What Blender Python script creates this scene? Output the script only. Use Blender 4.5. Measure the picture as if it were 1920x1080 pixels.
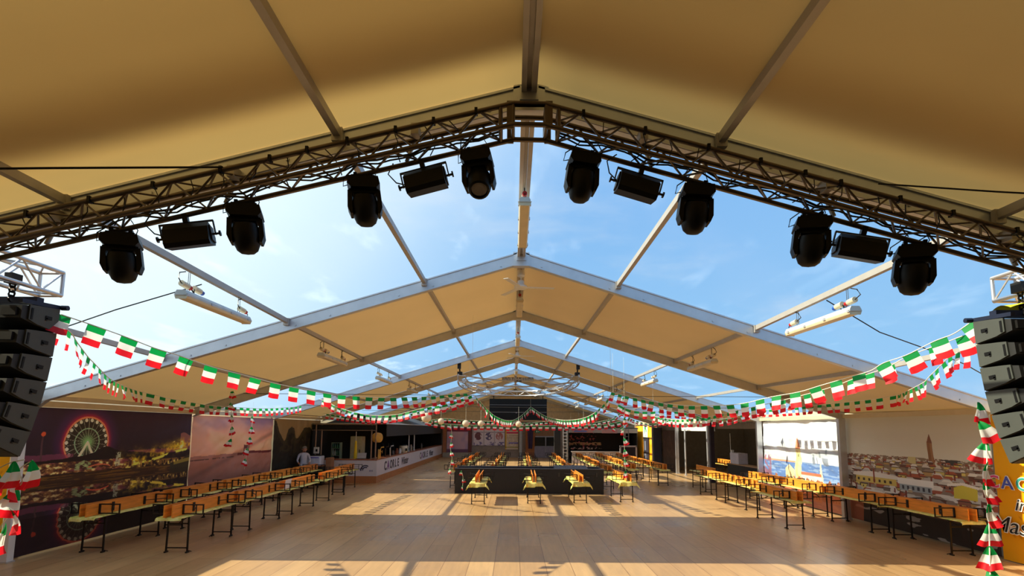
import bpy, math, random
import numpy as np
from mathutils import Vector, Matrix
random.seed(7)
for o in list(bpy.data.objects): bpy.data.objects.remove(o)
S = bpy.context.scene
COL = S.collection
PI = math.pi

# ------------------------------------------------------------------ camera
F_PX = 900.23
cam = bpy.data.cameras.new('camera'); camo = bpy.data.objects.new('camera', cam); COL.objects.link(camo)
cam.sensor_width = 36.0; cam.lens = F_PX/1920*36.0
cam.shift_y = 170/1920; cam.clip_end = 500; cam.clip_start = 0.05
_p, _y, _r = 0.1042, -0.0035, 0.007
_f = Vector((math.sin(_y)*math.cos(_p), math.cos(_y)*math.cos(_p), math.sin(_p)))
_rt = Vector((math.cos(_y), -math.sin(_y), 0)); _up = _rt.cross(_f)
_A = math.cos(_r)*_rt + math.sin(_r)*_up; _U = -math.sin(_r)*_rt + math.cos(_r)*_up
camo.matrix_world = Matrix(((_A.x,_U.x,-_f.x,-0.1464),(_A.y,_U.y,-_f.y,0),(_A.z,_U.z,-_f.z,2.6466),(0,0,0,1)))
S.camera = camo

# ------------------------------------------------------------------ view
S.view_settings.view_transform = 'Standard'; S.view_settings.look = 'None'
S.view_settings.exposure = 0.0; S.view_settings.gamma = 1.0
S.view_settings.use_curve_mapping = False
try:
    S.cycles.max_bounces = 8; S.cycles.transparent_max_bounces = 16
    S.cycles.sample_clamp_indirect = 6.0
except Exception: pass

# ------------------------------------------------------------------ sun and sky
SUN_DIR = Vector((-1.30, -0.02, 1.0)).normalized()      # towards the sun
sl = bpy.data.lights.new('sun', 'SUN'); sl.energy = 8.8; sl.angle = 0.009; sl.color = (1.0, 0.93, 0.68)
so = bpy.data.objects.new('sun', sl); COL.objects.link(so)
so.rotation_euler = SUN_DIR.to_track_quat('Z', 'Y').to_euler(); so.location = (-30, 10, 30)

W = bpy.data.worlds.new('sky'); S.world = W; W.use_nodes = True
nt = W.node_tree; nt.nodes.clear()
def wn(t, **k):
    n = nt.nodes.new(t)
    for a, b in k.items(): setattr(n, a, b)
    return n
def wl(a, b): nt.links.new(a, b)
tc = wn('ShaderNodeTexCoord')
dot = wn('ShaderNodeVectorMath', operation='DOT_PRODUCT'); dot.inputs[1].default_value = SUN_DIR[:]
wl(tc.outputs['Generated'], dot.inputs[0])
glow = wn('ShaderNodeMapRange', interpolation_type='SMOOTHSTEP'); glow.inputs[1].default_value = 0.10; glow.inputs[2].default_value = 0.78
wl(dot.outputs['Value'], glow.inputs[0])
sep = wn('ShaderNodeSeparateXYZ'); wl(tc.outputs['Generated'], sep.inputs[0])
hz = wn('ShaderNodeMapRange', interpolation_type='SMOOTHSTEP'); hz.inputs[1].default_value = 0.02; hz.inputs[2].default_value = 0.55
wl(sep.outputs['Z'], hz.inputs[0])
ramp = wn('ShaderNodeMix', data_type='RGBA'); ramp.inputs['A'].default_value = (0.34, 0.64, 0.96, 1); ramp.inputs['B'].default_value = (0.25, 0.53, 0.93, 1)
wl(hz.outputs[0], ramp.inputs['Factor'])
mixg = wn('ShaderNodeMix', data_type='RGBA'); mixg.inputs['B'].default_value = (1.05, 1.22, 1.25, 1)
wl(glow.outputs[0], mixg.inputs['Factor']); wl(ramp.outputs['Result'], mixg.inputs['A'])
mp = wn('ShaderNodeMapping'); mp.inputs['Scale'].default_value = (1.2, 3.2, 5.0); mp.inputs['Rotation'].default_value = (0.3, 0.2, 0.5)
wl(tc.outputs['Generated'], mp.inputs[0])
noi = wn('ShaderNodeTexNoise'); noi.inputs['Scale'].default_value = 1.7; noi.inputs['Detail'].default_value = 7; noi.inputs['Roughness'].default_value = 0.55
wl(mp.outputs[0], noi.inputs['Vector'])
cl = wn('ShaderNodeMapRange', interpolation_type='SMOOTHSTEP'); cl.inputs[1].default_value = 0.52; cl.inputs[2].default_value = 0.78; cl.inputs[4].default_value = 0.40
wl(noi.outputs[0], cl.inputs[0])
mixc = wn('ShaderNodeMix', data_type='RGBA'); mixc.inputs['B'].default_value = (0.85, 0.93, 1.0, 1)
wl(cl.outputs[0], mixc.inputs['Factor']); wl(mixg.outputs['Result'], mixc.inputs['A'])
bg = wn('ShaderNodeBackground'); bg.inputs['Strength'].default_value = 1.0
wl(mixc.outputs['Result'], bg.inputs['Color'])
wo = wn('ShaderNodeOutputWorld'); wl(bg.outputs[0], wo.inputs[0])

# ------------------------------------------------------------------ helpers
def lin(c):
    c = [x/255.0 for x in c[:3]]
    return tuple((x/12.92 if x <= 0.04045 else ((x+0.055)/1.055)**2.4) for x in c)
class NT:
    def __init__(s, m):
        m.use_nodes = True; s.t = m.node_tree; s.t.nodes.clear(); s.out = s.n('ShaderNodeOutputMaterial')
    def n(s, t, **k):
        x = s.t.nodes.new(t)
        for a, b in k.items(): setattr(x, a, b)
        return x
    def l(s, a, b): s.t.links.new(a, b)
MATS = {}
def mat(name, rgb, rough=0.6, metal=0.0, var=0.10, scale=6.0, trans=0.0, spec=0.5, bump=0.0, vec=None):
    """procedural painted/metal/plastic material: base colour broken up by noise; trans = translucent share"""
    if name in MATS: return MATS[name]
    m = bpy.data.materials.new(name); N = NT(m); MATS[name] = m
    c = lin(rgb)
    tc = N.n('ShaderNodeTexCoord'); mpn = N.n('ShaderNodeMapping')
    if vec: mpn.inputs['Scale'].default_value = vec
    N.l(tc.outputs['Object'], mpn.inputs[0])
    no = N.n('ShaderNodeTexNoise'); no.inputs['Scale'].default_value = scale; no.inputs['Detail'].default_value = 4
    N.l(mpn.outputs[0], no.inputs['Vector'])
    mr = N.n('ShaderNodeMapRange'); mr.inputs[1].default_value = 0.3; mr.inputs[2].default_value = 0.7
    mr.inputs[3].default_value = 1-var; mr.inputs[4].default_value = 1+var
    N.l(no.outputs[0], mr.inputs[0])
    mx = N.n('ShaderNodeVectorMath', operation='SCALE'); mx.inputs[0].default_value = c
    N.l(mr.outputs[0], mx.inputs['Scale'])
    b = N.n('ShaderNodeBsdfPrincipled'); b.inputs['Roughness'].default_value = rough; b.inputs['Metallic'].default_value = metal
    b.inputs['Specular IOR Level'].default_value = spec
    N.l(mx.outputs[0], b.inputs['Base Color'])
    if bump:
        bp = N.n('ShaderNodeBump'); bp.inputs['Strength'].default_value = bump; bp.inputs['Distance'].default_value = 0.02
        N.l(no.outputs[0], bp.inputs['Height']); N.l(bp.outputs[0], b.inputs['Normal'])
    if trans > 0:
        tr = N.n('ShaderNodeBsdfTranslucent'); N.l(mx.outputs[0], tr.inputs['Color'])
        ms = N.n('ShaderNodeMixShader'); ms.inputs[0].default_value = trans
        N.l(b.outputs[0], ms.inputs[1]); N.l(tr.outputs[0], ms.inputs[2]); N.l(ms.outputs[0], N.out.inputs[0])
    else: N.l(b.outputs[0], N.out.inputs[0])
    return m
def mat_attr(name, rough=0.6, trans=0.12):
    m = bpy.data.materials.new(name); N = NT(m)
    a = N.n('ShaderNodeVertexColor'); a.layer_name = 'print'
    b = N.n('ShaderNodeBsdfPrincipled'); b.inputs['Roughness'].default_value = rough; b.inputs['Specular IOR Level'].default_value = 0.3
    N.l(a.outputs[0], b.inputs['Base Color'])
    tr = N.n('ShaderNodeBsdfTranslucent'); N.l(a.outputs[0], tr.inputs['Color'])
    ms = N.n('ShaderNodeMixShader'); ms.inputs[0].default_value = trans
    N.l(b.outputs[0], ms.inputs[1]); N.l(tr.outputs[0], ms.inputs[2]); N.l(ms.outputs[0], N.out.inputs[0])
    return m
class MB:
    def __init__(s): s.v = []; s.f = []; s.m = []
    def add(s, vs, fs, mi=0):
        o = len(s.v); s.v += [tuple(p) for p in vs]; s.f += [tuple(i+o for i in f) for f in fs]; s.m += [mi]*len(fs); return s
    def box(s, c, d, rot=None, mi=0, taper=1.0):
        x, y, z = d[0]/2, d[1]/2, d[2]/2
        vs = [Vector((a*x*(taper if k > 0 else 1), b*y*(taper if k > 0 else 1), k*z)) for a in (-1,1) for b in (-1,1) for k in (-1,1)]
        if rot is not None: vs = [rot @ v for v in vs]
        vs = [v+Vector(c) for v in vs]
        return s.add(vs, [(0,1,3,2),(4,6,7,5),(0,4,5,1),(2,3,7,6),(0,2,6,4),(1,5,7,3)], mi)
    def beam(s, a, b, w, h, up=(0,0,1), mi=0):
        a, b = Vector(a), Vector(b); d = (b-a)
        if d.length < 1e-6: return s
        d.normalize(); u = Vector(up)
        if abs(d.dot(u)) > 0.98: u = Vector((0,1,0))
        x = d.cross(u).normalized(); u = x.cross(d).normalized()
        vs = []
        for p in (a, b):
            for i, j in ((-1,-1),(1,-1),(1,1),(-1,1)): vs.append(p + x*(i*w/2) + u*(j*h/2))
        return s.add(vs, [(3,2,1,0),(4,5,6,7),(0,1,5,4),(1,2,6,5),(2,3,7,6),(3,0,4,7)], mi)
    def tube(s, pts, r, n=8, mi=0, r2=None):
        pts = [Vector(p) for p in pts]; m = len(pts); vs = []
        up = Vector((0,0,1))
        for i, p in enumerate(pts):
            d = (pts[min(i+1,m-1)]-pts[max(i-1,0)]).normalized()
            u = up if abs(d.dot(up)) < 0.95 else Vector((0,1,0))
            x = d.cross(u).normalized(); u = x.cross(d)
            rr = r if r2 is None else r+(r2-r)*i/max(1,m-1)
            for k in range(n):
                a = 2*PI*k/n; vs.append(p + x*math.cos(a)*rr + u*math.sin(a)*rr)
        fs = []
        for i in range(m-1):
            for k in range(n): fs.append((i*n+k, i*n+(k+1)%n, (i+1)*n+(k+1)%n, (i+1)*n+k))
        fs.append(tuple(range(n-1,-1,-1))); fs.append(tuple((m-1)*n+k for k in range(n)))
        return s.add(vs, fs, mi)
    def lathe(s, prof, M=None, n=20, mi=0):
        """prof: (radius, height) pairs turned about local z"""
        vs = []
        for r, z in prof:
            for k in range(n):
                a = 2*PI*k/n; v = Vector((r*math.cos(a), r*math.sin(a), z)); vs.append(M @ v if M is not None else v)
        fs = []
        for i in range(len(prof)-1):
            for k in range(n): fs.append((i*n+k, i*n+(k+1)%n, (i+1)*n+(k+1)%n, (i+1)*n+k))
        if prof[0][0] > 1e-5: fs.append(tuple(range(n-1,-1,-1)))
        if prof[-1][0] > 1e-5: fs.append(tuple((len(prof)-1)*n+k for k in range(n)))
        return s.add(vs, fs, mi)
    def prism(s, poly, a0, a1, axis='Y', mi=0):
        """extrude a polygon given in the other two axes"""
        n = len(poly); vs = []
        for t in (a0, a1):
            for p, q in poly: vs.append({'Y':(p,t,q),'X':(t,p,q),'Z':(p,q,t)}[axis])
        fs = [tuple(range(n)), tuple(range(2*n-1,n-1,-1))]
        for i in range(n): fs.append((i,(i+1)%n+0, n+(i+1)%n, n+i))
        return s.add(vs, fs, mi)
    def grid(s, fn, nu, nv, mi=0):
        vs = [fn(i/nu, j/nv) for j in range(nv+1) for i in range(nu+1)]
        fs = [(j*(nu+1)+i, j*(nu+1)+i+1, (j+1)*(nu+1)+i+1, (j+1)*(nu+1)+i) for j in range(nv) for i in range(nu)]
        return s.add(vs, fs, mi)
    def mesh(s, name, mats, smooth=False, bevel=0, off=(0,0,0), M=None):
        me = bpy.data.meshes.new(name); ox, oy, oz = off
        if M is not None: vs = [tuple(M @ Vector(v)) for v in s.v]
        else: vs = [(x-ox, y-oy, z-oz) for x, y, z in s.v]
        me.from_pydata(vs, [], s.f)
        for m in (mats if isinstance(mats, (list, tuple)) else [mats]): me.materials.append(m)
        me.polygons.foreach_set('material_index', s.m)
        if smooth: me.polygons.foreach_set('use_smooth', [True]*len(s.f))
        me.update(); return me
def wloc(o):
    v = Vector((0,0,0))
    while o is not None: v += o.location; o = o.parent
    return v
SPLIT = {'apex_node','cable_tie','hanger_bracket','side_panel','handle_recess','rigging_slot','rear_grip','clip','plug_connector','chalk_mark','leg','hanger','door_panel','sign_board','back_wall','back_board','hanging_wire','handle','rim','hook','locking_knob'}
def islands(mb):
    par = list(range(len(mb.v)))
    def fd(a):
        while par[a] != a: par[a] = par[par[a]]; a = par[a]
        return a
    for f in mb.f:
        for i in f[1:]: par[fd(i)] = fd(f[0])
    g = {}
    for i in range(len(mb.v)): g.setdefault(fd(i), []).append(i)
    gs = list(g.values()); bb = []
    for q in gs:
        a = np.array([mb.v[i] for i in q]); bb.append((a.min(0), a.max(0)))
    n = len(gs); p2 = list(range(n))
    def f2(a):
        while p2[a] != a: a = p2[a]
        return a
    for i in range(n):
        for j in range(i):
            d = np.linalg.norm(np.maximum(0, np.maximum(bb[i][0]-bb[j][1], bb[j][0]-bb[i][1])))
            if d < 0.4*max((bb[i][1]-bb[i][0]).max(), (bb[j][1]-bb[j][0]).max()): p2[f2(i)] = f2(j)
    out = {}
    for i in range(n): out.setdefault(f2(i), set()).update(gs[i])
    return list(out.values())
def build(mb, name, mats, parent=None, smooth=False, loc=None, bevel=0):
    if name in SPLIT and parent is not None:
        r_ = None
        for s_ in islands(mb):
            idx = sorted(s_); mp_ = {a: i for i, a in enumerate(idx)}; q = MB()
            q.v = [mb.v[i] for i in idx]
            for f, m_ in zip(mb.f, mb.m):
                if f[0] in s_: q.f.append(tuple(mp_[i] for i in f)); q.m.append(m_)
            r_ = build1(q, name, mats, parent, smooth, loc, bevel)
        return r_
    return build1(mb, name, mats, parent, smooth, loc, bevel)
def build1(mb, name, mats, parent=None, smooth=False, loc=None, bevel=0):
    """mb in world coordinates; the object's origin is the parent's origin (or loc)"""
    off = wloc(parent) if parent is not None else Vector(loc or (0,0,0))
    me = mb.mesh(name, mats, smooth, off=off)
    o = bpy.data.objects.new(name, me); COL.objects.link(o)
    if parent is not None: o.parent = parent
    elif loc: o.location = loc
    if smooth:
        try: me.set_sharp_from_angle(angle=0.7)
        except Exception: pass
    if bevel:
        b = o.modifiers.new('bevel', 'BEVEL'); b.width = bevel; b.segments = 2; b.limit_method = 'ANGLE'
    return o
def tag(o, label=None, cat=None, group=None, kind=None):
    if label: o['label'] = label
    if cat: o['category'] = cat
    if group: o['group'] = group
    if kind: o['kind'] = kind
    return o
def thing(name, label, cat, loc=(0,0,0), rz=0, group=None):
    o = bpy.data.objects.new(name, None); o.empty_display_size = 0.1; COL.objects.link(o)
    o.location = loc; o.rotation_euler = (0,0,rz); return tag(o, label, cat, group)
def dup(root, loc=None, rz=None, label=None, group=None):
    r = root.copy(); COL.objects.link(r)
    if loc is not None: r.location = loc
    if rz is not None: r.rotation_euler = (0,0,rz)
    if label: r['label'] = label
    if group: r['group'] = group
    for ch in list(root.children):
        c = ch.copy(); COL.objects.link(c); c.parent = r
        for g in list(ch.children):
            d = g.copy(); COL.objects.link(d); d.parent = c
    return r
def struct(name, mb, m, smooth=False, parent=None):
    o = build(mb, name, m, parent, smooth)
    if parent is None: o['kind'] = 'structure'
    return o
ORD = ['first','second','third','fourth','fifth','sixth','seventh','eighth','ninth','tenth','eleventh','twelfth','thirteenth','fourteenth']
def text_mesh(body, size, extrude=0.004, bold=0.0, shear=0.0, offset_in=0.0, spacing=1.0):
    cu = bpy.data.curves.new('lettering', 'FONT'); cu.body = body; cu.size = size; cu.extrude = extrude
    cu.align_x = 'LEFT'; cu.align_y = 'BOTTOM_BASELINE'; cu.offset = bold; cu.shear = shear; cu.space_character = spacing
    cu.resolution_u = 4
    o = bpy.data.objects.new('lettering_tmp', cu); COL.objects.link(o)
    bpy.context.view_layer.update()
    me = bpy.data.meshes.new_from_object(o); bpy.data.objects.remove(o); bpy.data.curves.remove(cu)
    return me
def text_obj(name, body, size, M, m, parent, **k):
    """M: world matrix placing the text plane (x along the line, y up)"""
    me = text_mesh(body, size, **k); me.name = name
    me.transform(Matrix.Translation(-wloc(parent)) @ M); me.materials.clear(); me.materials.append(m)
    o = bpy.data.objects.new(name, me); COL.objects.link(o); o.parent = parent; return o
def plane_M(origin, xdir, ydir):
    x = Vector(xdir).normalized(); y = Vector(ydir).normalized(); z = x.cross(y)
    return Matrix(((x.x,y.x,z.x,origin[0]),(x.y,y.y,z.y,origin[1]),(x.z,y.z,z.z,origin[2]),(0,0,0,1)))

# ------------------------------------------------------------------ materials
ALU = mat('aluminium', (196,198,204), 0.35, 0.55, 0.05)
ALU_L = mat('raw_aluminium_tube', (205,203,206), 0.30, 0.7, 0.05)
TRUSS = mat('truss_tube', (108,96,84), 0.38, 0.6, 0.08)
BLACK = mat('black_plastic', (9,9,11), 0.5, 0, 0.1, spec=0.25)
BLACKM = mat('black_metal', (22,19,19), 0.5, 0.3, 0.1)
WHITE = mat('white_plastic', (225,226,226), 0.4, 0, 0.04)
CREAM = mat('cream_plastic', (214,200,170), 0.4, 0, 0.06)
STEEL = mat('steel_legs', (30,25,24), 0.5, 0.4, 0.1)
def wood_mat(name, rgb, rough=0.4, vec=(9,0.8,9)):
    return mat(name, rgb, rough, 0, 0.22, 3.5, vec=vec)
ORANGE = wood_mat('orange_varnished_wood', (226,136,48), 0.35)
ORANGE2 = wood_mat('orange_wood_table', (222,140,52), 0.4)
BROWNW = wood_mat('brown_wood_board', (150,92,50), 0.5)
CABLE = mat('black_cable', (14,13,13), 0.5)
WIRE = mat('steel_wire', (60,58,58), 0.5, 0.6)
ROPE = mat('white_ribbon', (225,222,205), 0.7)
DARK = mat('dark_interior', (26,24,25), 0.8, 0, 0.1)
BLUEC = mat('blue_plastic', (30,80,170), 0.4); REDC = mat('red_plastic', (170,30,28), 0.4)
GREENF = mat('flag_green', (0,150,70), 0.6, 0, 0.05, trans=0.45)
WHITEF = mat('flag_white', (238,238,235), 0.6, 0, 0.02, trans=0.45)
REDF = mat('flag_red', (225,25,40), 0.6, 0, 0.05, trans=0.45)
# ------------------------------------------------------------------ marquee setting
NF = 10                                        # frames F1..F10 (+ F0, F-1 behind the camera)
def FY(k): return 4.9 + 5.0*(k-1)
def slopes(k):
    if k <= 1: return 0.268, 0.290
    if k == 2: return 0.303, 0.321
    return 0.3147, 0.3147
def RZ(k, x):                                   # membrane underside height at frame k
    a, b = slopes(k)
    return 6.36 - (a if x < 0 else b)*abs(x) if k <= 1 else 6.38 - (a if x < 0 else b)*abs(x)
PX = [0, 2.04, 4.89, 7.44]

# floor: boarded, joints along the hall
fm = bpy.data.materials.new('floor_boards'); N = NT(fm)
t = N.n('ShaderNodeTexCoord'); mpn = N.n('ShaderNodeMapping'); mpn.inputs['Rotation'].default_value = (0,0,PI/2)
N.l(t.outputs['Object'], mpn.inputs[0])
br = N.n('ShaderNodeTexBrick'); br.inputs['Scale'].default_value = 1.0; br.inputs['Brick Width'].default_value = 2.5; br.inputs['Row Height'].default_value = 0.5
br.inputs['Mortar Size'].default_value = 0.006; br.inputs['Mortar Smooth'].default_value = 0.3
br.inputs['Color1'].default_value = (*lin((192,154,108)),1); br.inputs['Color2'].default_value = (*lin((176,138,96)),1); br.inputs['Mortar'].default_value = (*lin((120,84,56)),1)
N.l(mpn.outputs[0], br.inputs['Vector'])
mp2 = N.n('ShaderNodeMapping'); mp2.inputs['Scale'].default_value = (6.0,0.7,1); N.l(t.outputs['Object'], mp2.inputs[0])
no = N.n('ShaderNodeTexNoise'); no.inputs['Scale'].default_value = 1.6; no.inputs['Detail'].default_value = 8; no.inputs['Roughness'].default_value = 0.6; N.l(mp2.outputs[0], no.inputs['Vector'])
mr = N.n('ShaderNodeMapRange'); mr.inputs[1].default_value = 0.3; mr.inputs[2].default_value = 0.7; mr.inputs[3].default_value = 0.86; mr.inputs[4].default_value = 1.1; N.l(no.outputs[0], mr.inputs[0])
no2 = N.n('ShaderNodeTexNoise'); no2.inputs['Scale'].default_value = 0.35; no2.inputs['Detail'].default_value = 3; N.l(t.outputs['Object'], no2.inputs['Vector'])
mr2 = N.n('ShaderNodeMapRange'); mr2.inputs[1].default_value = 0.3; mr2.inputs[2].default_value = 0.7; mr2.inputs[3].default_value = 0.9; mr2.inputs[4].default_value = 1.08; N.l(no2.outputs[0], mr2.inputs[0])
mu = N.n('ShaderNodeMath', operation='MULTIPLY'); N.l(mr.outputs[0], mu.inputs[0]); N.l(mr2.outputs[0], mu.inputs[1])
sc = N.n('ShaderNodeVectorMath', operation='SCALE'); N.l(br.outputs['Color'], sc.inputs[0]); N.l(mu.outputs[0], sc.inputs['Scale'])
b = N.n('ShaderNodeBsdfPrincipled'); N.l(sc.outputs[0], b.inputs['Base Color'])
rr = N.n('ShaderNodeMapRange'); rr.inputs[1].default_value = 0.3; rr.inputs[2].default_value = 0.7; rr.inputs[3].default_value = 0.22; rr.inputs[4].default_value = 0.42; N.l(no2.outputs[0], rr.inputs[0])
N.l(rr.outputs[0], b.inputs['Roughness']); b.inputs['Specular IOR Level'].default_value = 0.55
bp = N.n('ShaderNodeBump'); bp.inputs['Strength'].default_value = 0.12; bp.inputs['Distance'].default_value = 0.01
N.l(br.outputs['Fac'], bp.inputs['Height']); bp.invert = True; N.l(bp.outputs[0], b.inputs['Normal']); N.l(b.outputs[0], N.out.inputs[0])
mb = MB(); mb.box((3.0, 20, -0.05), (27, 52, 0.1)); struct('floor', mb, fm)

mb = MB(); mb.box((0,-0.6,0.5),(20.0,9.2,1.0)); struct('floor', mb, mat('stage_deck', (34,31,30), 0.8))
# membranes
FAB = mat('roof_fabric', (212,178,124), 0.7, 0, 0.03, 0.8, trans=0.10)
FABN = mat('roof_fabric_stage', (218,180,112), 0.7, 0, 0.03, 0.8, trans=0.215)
FABW = mat('wall_fabric', (222,206,176), 0.7, 0, 0.04, 0.8, trans=0.10)
CLR = bpy.data.materials.new('clear_roof_foil'); N = NT(CLR)
tr = N.n('ShaderNodeBsdfTransparent'); tr.inputs[0].default_value = (0.97,0.985,1,1)
gl = N.n('ShaderNodeBsdfGlossy'); gl.inputs['Roughness'].default_value = 0.12
df = N.n('ShaderNodeBsdfTranslucent'); df.inputs[0].default_value = (0.9,0.93,1,1)
ms = N.n('ShaderNodeMixShader'); ms.inputs[0].default_value = 0.04; N.l(tr.outputs[0], ms.inputs[1]); N.l(gl.outputs[0], ms.inputs[2])
t = N.n('ShaderNodeTexCoord'); mpn = N.n('ShaderNodeMapping'); mpn.inputs['Scale'].default_value = (1.3,0.45,1); N.l(t.outputs['Object'], mpn.inputs[0])
no = N.n('ShaderNodeTexNoise'); no.inputs['Scale'].default_value = 1.1; no.inputs['Detail'].default_value = 5; N.l(mpn.outputs[0], no.inputs['Vector'])
mr = N.n('ShaderNodeMapRange', interpolation_type='SMOOTHSTEP'); mr.inputs[1].default_value = 0.55; mr.inputs[2].default_value = 0.78; mr.inputs[3].default_value = 0.0; mr.inputs[4].default_value = 0.13
N.l(no.outputs[0], mr.inputs[0]); ms2 = N.n('ShaderNodeMixShader'); N.l(mr.outputs[0], ms2.inputs[0]); N.l(ms.outputs[0], ms2.inputs[1]); N.l(df.outputs[0], ms2.inputs[2]); N.l(ms2.outputs[0], N.out.inputs[0])

def sag(kind, t):                                # t = distance from the far frame, 0..5
    u = min(t, 5-t)
    if kind == 'clear': return -0.03*math.sin(PI*t/5)
    if kind == 'near':
        s = -0.05*math.exp(-((t-0.7)/0.35)**2) - 0.05*math.exp(-((t-2.1)/0.6)**2)
        return s*min(1, t/0.1)
    return -0.05*math.sin(PI*t/5) - 0.05*(math.exp(-((t-0.5)/0.25)**2)+math.exp(-((4.5-t)/0.25)**2))*min(1,u/0.1)
def roof_bay(k, name, m, kind, XW=10.2):
    mb = MB(); y0, y1 = FY(k), FY(k+1); ny = 60 if kind == 'near' else 24
    xs = sorted(set([0]+[s*x for s in (-1,1) for x in (0.5,1,1.5,2.04,2.6,3.3,4.1,4.89,5.6,6.5,7.44,8.2,9.2,XW)]))
    vs, fs = [], []
    for j in range(ny+1):
        t = j/ny; Y = y0+(y1-y0)*t
        for x in xs:
            z = RZ(k,x)*(1-t)+RZ(k+1,x)*t
            d = min([abs(abs(x)-p) for p in PX]+[abs(abs(x)-10.2)])
            z += sag(kind, (1-t)*5.0)*(0.55+0.45*min(1,d/0.9)) + 0.02
            vs.append((x,Y,z))
    n = len(xs)
    for j in range(ny):
        for i in range(n-1): fs.append((j*n+i, j*n+i+1, (j+1)*n+i+1, (j+1)*n+i))
    mb.add(vs, fs); o = struct(name, mb, m, smooth=True); o.data.polygons.foreach_set('use_smooth',[True]*len(fs)); return o
w = 0
for k in range(-1, 9):
    if k in (1,3,5,7): w += 1; roof_bay(k, 'window_%d' % w, CLR, 'clear')
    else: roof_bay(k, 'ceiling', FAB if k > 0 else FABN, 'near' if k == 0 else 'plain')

mb = MB()                                       # unseen sheet added above the stage end of the roof to shade it
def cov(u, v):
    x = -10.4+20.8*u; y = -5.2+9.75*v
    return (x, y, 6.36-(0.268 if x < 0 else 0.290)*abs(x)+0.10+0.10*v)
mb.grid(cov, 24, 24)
cvm = bpy.data.materials.new('added_shade_sheet'); N = NT(cvm)      # opacity graded so the sheet lays a soft dark band on the roof
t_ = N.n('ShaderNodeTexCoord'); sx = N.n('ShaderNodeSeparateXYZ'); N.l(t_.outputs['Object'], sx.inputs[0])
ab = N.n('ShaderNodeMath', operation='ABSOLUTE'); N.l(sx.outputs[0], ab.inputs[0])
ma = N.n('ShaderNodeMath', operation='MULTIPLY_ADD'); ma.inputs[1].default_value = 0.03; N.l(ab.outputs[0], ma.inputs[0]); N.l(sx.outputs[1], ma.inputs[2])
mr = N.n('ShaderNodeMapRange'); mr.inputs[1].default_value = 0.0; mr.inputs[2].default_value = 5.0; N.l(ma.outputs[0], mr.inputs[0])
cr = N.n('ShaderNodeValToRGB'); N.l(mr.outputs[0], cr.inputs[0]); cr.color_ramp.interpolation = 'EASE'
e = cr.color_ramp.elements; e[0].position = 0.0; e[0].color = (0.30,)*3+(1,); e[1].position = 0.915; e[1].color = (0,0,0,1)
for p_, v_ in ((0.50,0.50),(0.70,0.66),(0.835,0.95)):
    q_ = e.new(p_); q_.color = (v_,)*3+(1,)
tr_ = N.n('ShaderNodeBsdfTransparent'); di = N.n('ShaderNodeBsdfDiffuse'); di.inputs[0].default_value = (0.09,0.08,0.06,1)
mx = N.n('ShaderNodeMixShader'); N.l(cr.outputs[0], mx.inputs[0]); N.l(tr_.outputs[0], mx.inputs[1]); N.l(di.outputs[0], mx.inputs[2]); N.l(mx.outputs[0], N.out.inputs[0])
struct('ceiling', mb, cvm)  # added shade sheet, kept under the ceiling name
# side walls (plain sheets behind the banners), end walls
def wall_panel(x, y0, y1, z0, z1, side, m=FABW):
    mb = MB()
    def fn(u, v):
        Y = y0+(y1-y0)*u; z = z0+(z1-z0)*v
        return (x + side*0.03*math.sin(Y*5.1)*math.sin(PI*v), Y, z)
    mb.grid(fn, 40, 6)
    return struct('wall_left' if x < 0 else 'wall_right', mb, m, smooth=True)
wall_panel(-10.40, -5.1, 49.9, 0, 3.3, 1)
wall_panel(10.40, -5.1, 19.9, 0, 3.3, -1)
wall_panel(10.25, 19.9, 24.9, 2.72, 3.3, -1, mat('grey_scrim', (138,128,118), 0.8, trans=0.05))
wall_panel(10.25, 24.9, 29.9, 2.6, 3.3, -1, mat('white_scrim', (238,236,230), 0.7, trans=0.2))
wall_panel(10.25, 29.9, 34.9, 2.62, 3.3, -1, mat('grey_scrim', (138,128,118)))
wall_panel(10.25, 34.9, 44.9, 0, 3.3, -1)
mb = MB(); mb.box((0,44.98,1.65),(20.4,0.06,3.3))
struct('wall_back', mb, mat('end_wall_board', (150,132,120), 0.7, var=0.12))
mb = MB()                                       # gable above the end wall
mb.prism([(-10.2,3.3),(10.2,3.3),(10.2,RZ(9,10.2)),(0,6.38),(-10.2,RZ(9,-10.2))], 44.95, 45.0)
struct('wall_back', mb, mat('gable_fabric', (222,200,168), 0.7, trans=0.2))
mb = MB(); mb.prism([(-10.3,0),(10.3,0),(10.3,3.3),(0,6.4),(-10.3,3.3)], -5.2, -5.1); struct('wall_front', mb, mat('stage_backcloth', (24,22,22), 0.9))

# purlins and eaves rails
def pz(k, x): return RZ(k, x) - 0.045
PURL = mat('purlin_aluminium', (176,170,164), 0.45, 0.35, 0.05)
n = 0
for s in (-1, 1):
    for x in PX[1:]:
        n += 1; mb = MB(); X = s*x
        for k in range(-1, 9):
            mb.beam((X,FY(k)+0.06,pz(k,X)), (X,FY(k+1)-0.06,pz(k+1,X)), 0.075, 0.09)
            for yy, kk in ((FY(k)+0.09,k),(FY(k+1)-0.09,k+1)): mb.box((X,yy,pz(kk,X)-0.02),(0.11,0.05,0.15))
        struct('trim_%d' % n, mb, PURL)
mb = MB(); n += 1
for k in range(-1, 9):
    for dx in (-0.055, 0.055): mb.beam((dx,FY(k)+0.06,RZ(k,0)-0.07), (dx,FY(k+1)-0.06,RZ(k+1,0)-0.07), 0.055, 0.09)
    mb.beam((0,FY(k)+0.06,RZ(k,0)-0.05), (0,FY(k+1)-0.06,RZ(k+1,0)-0.05), 0.05, 0.03)
struct('trim_%d' % n, mb, PURL)
EAVE = mat('eaves_rail', (206,190,158), 0.5, 0.1, 0.05)
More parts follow.
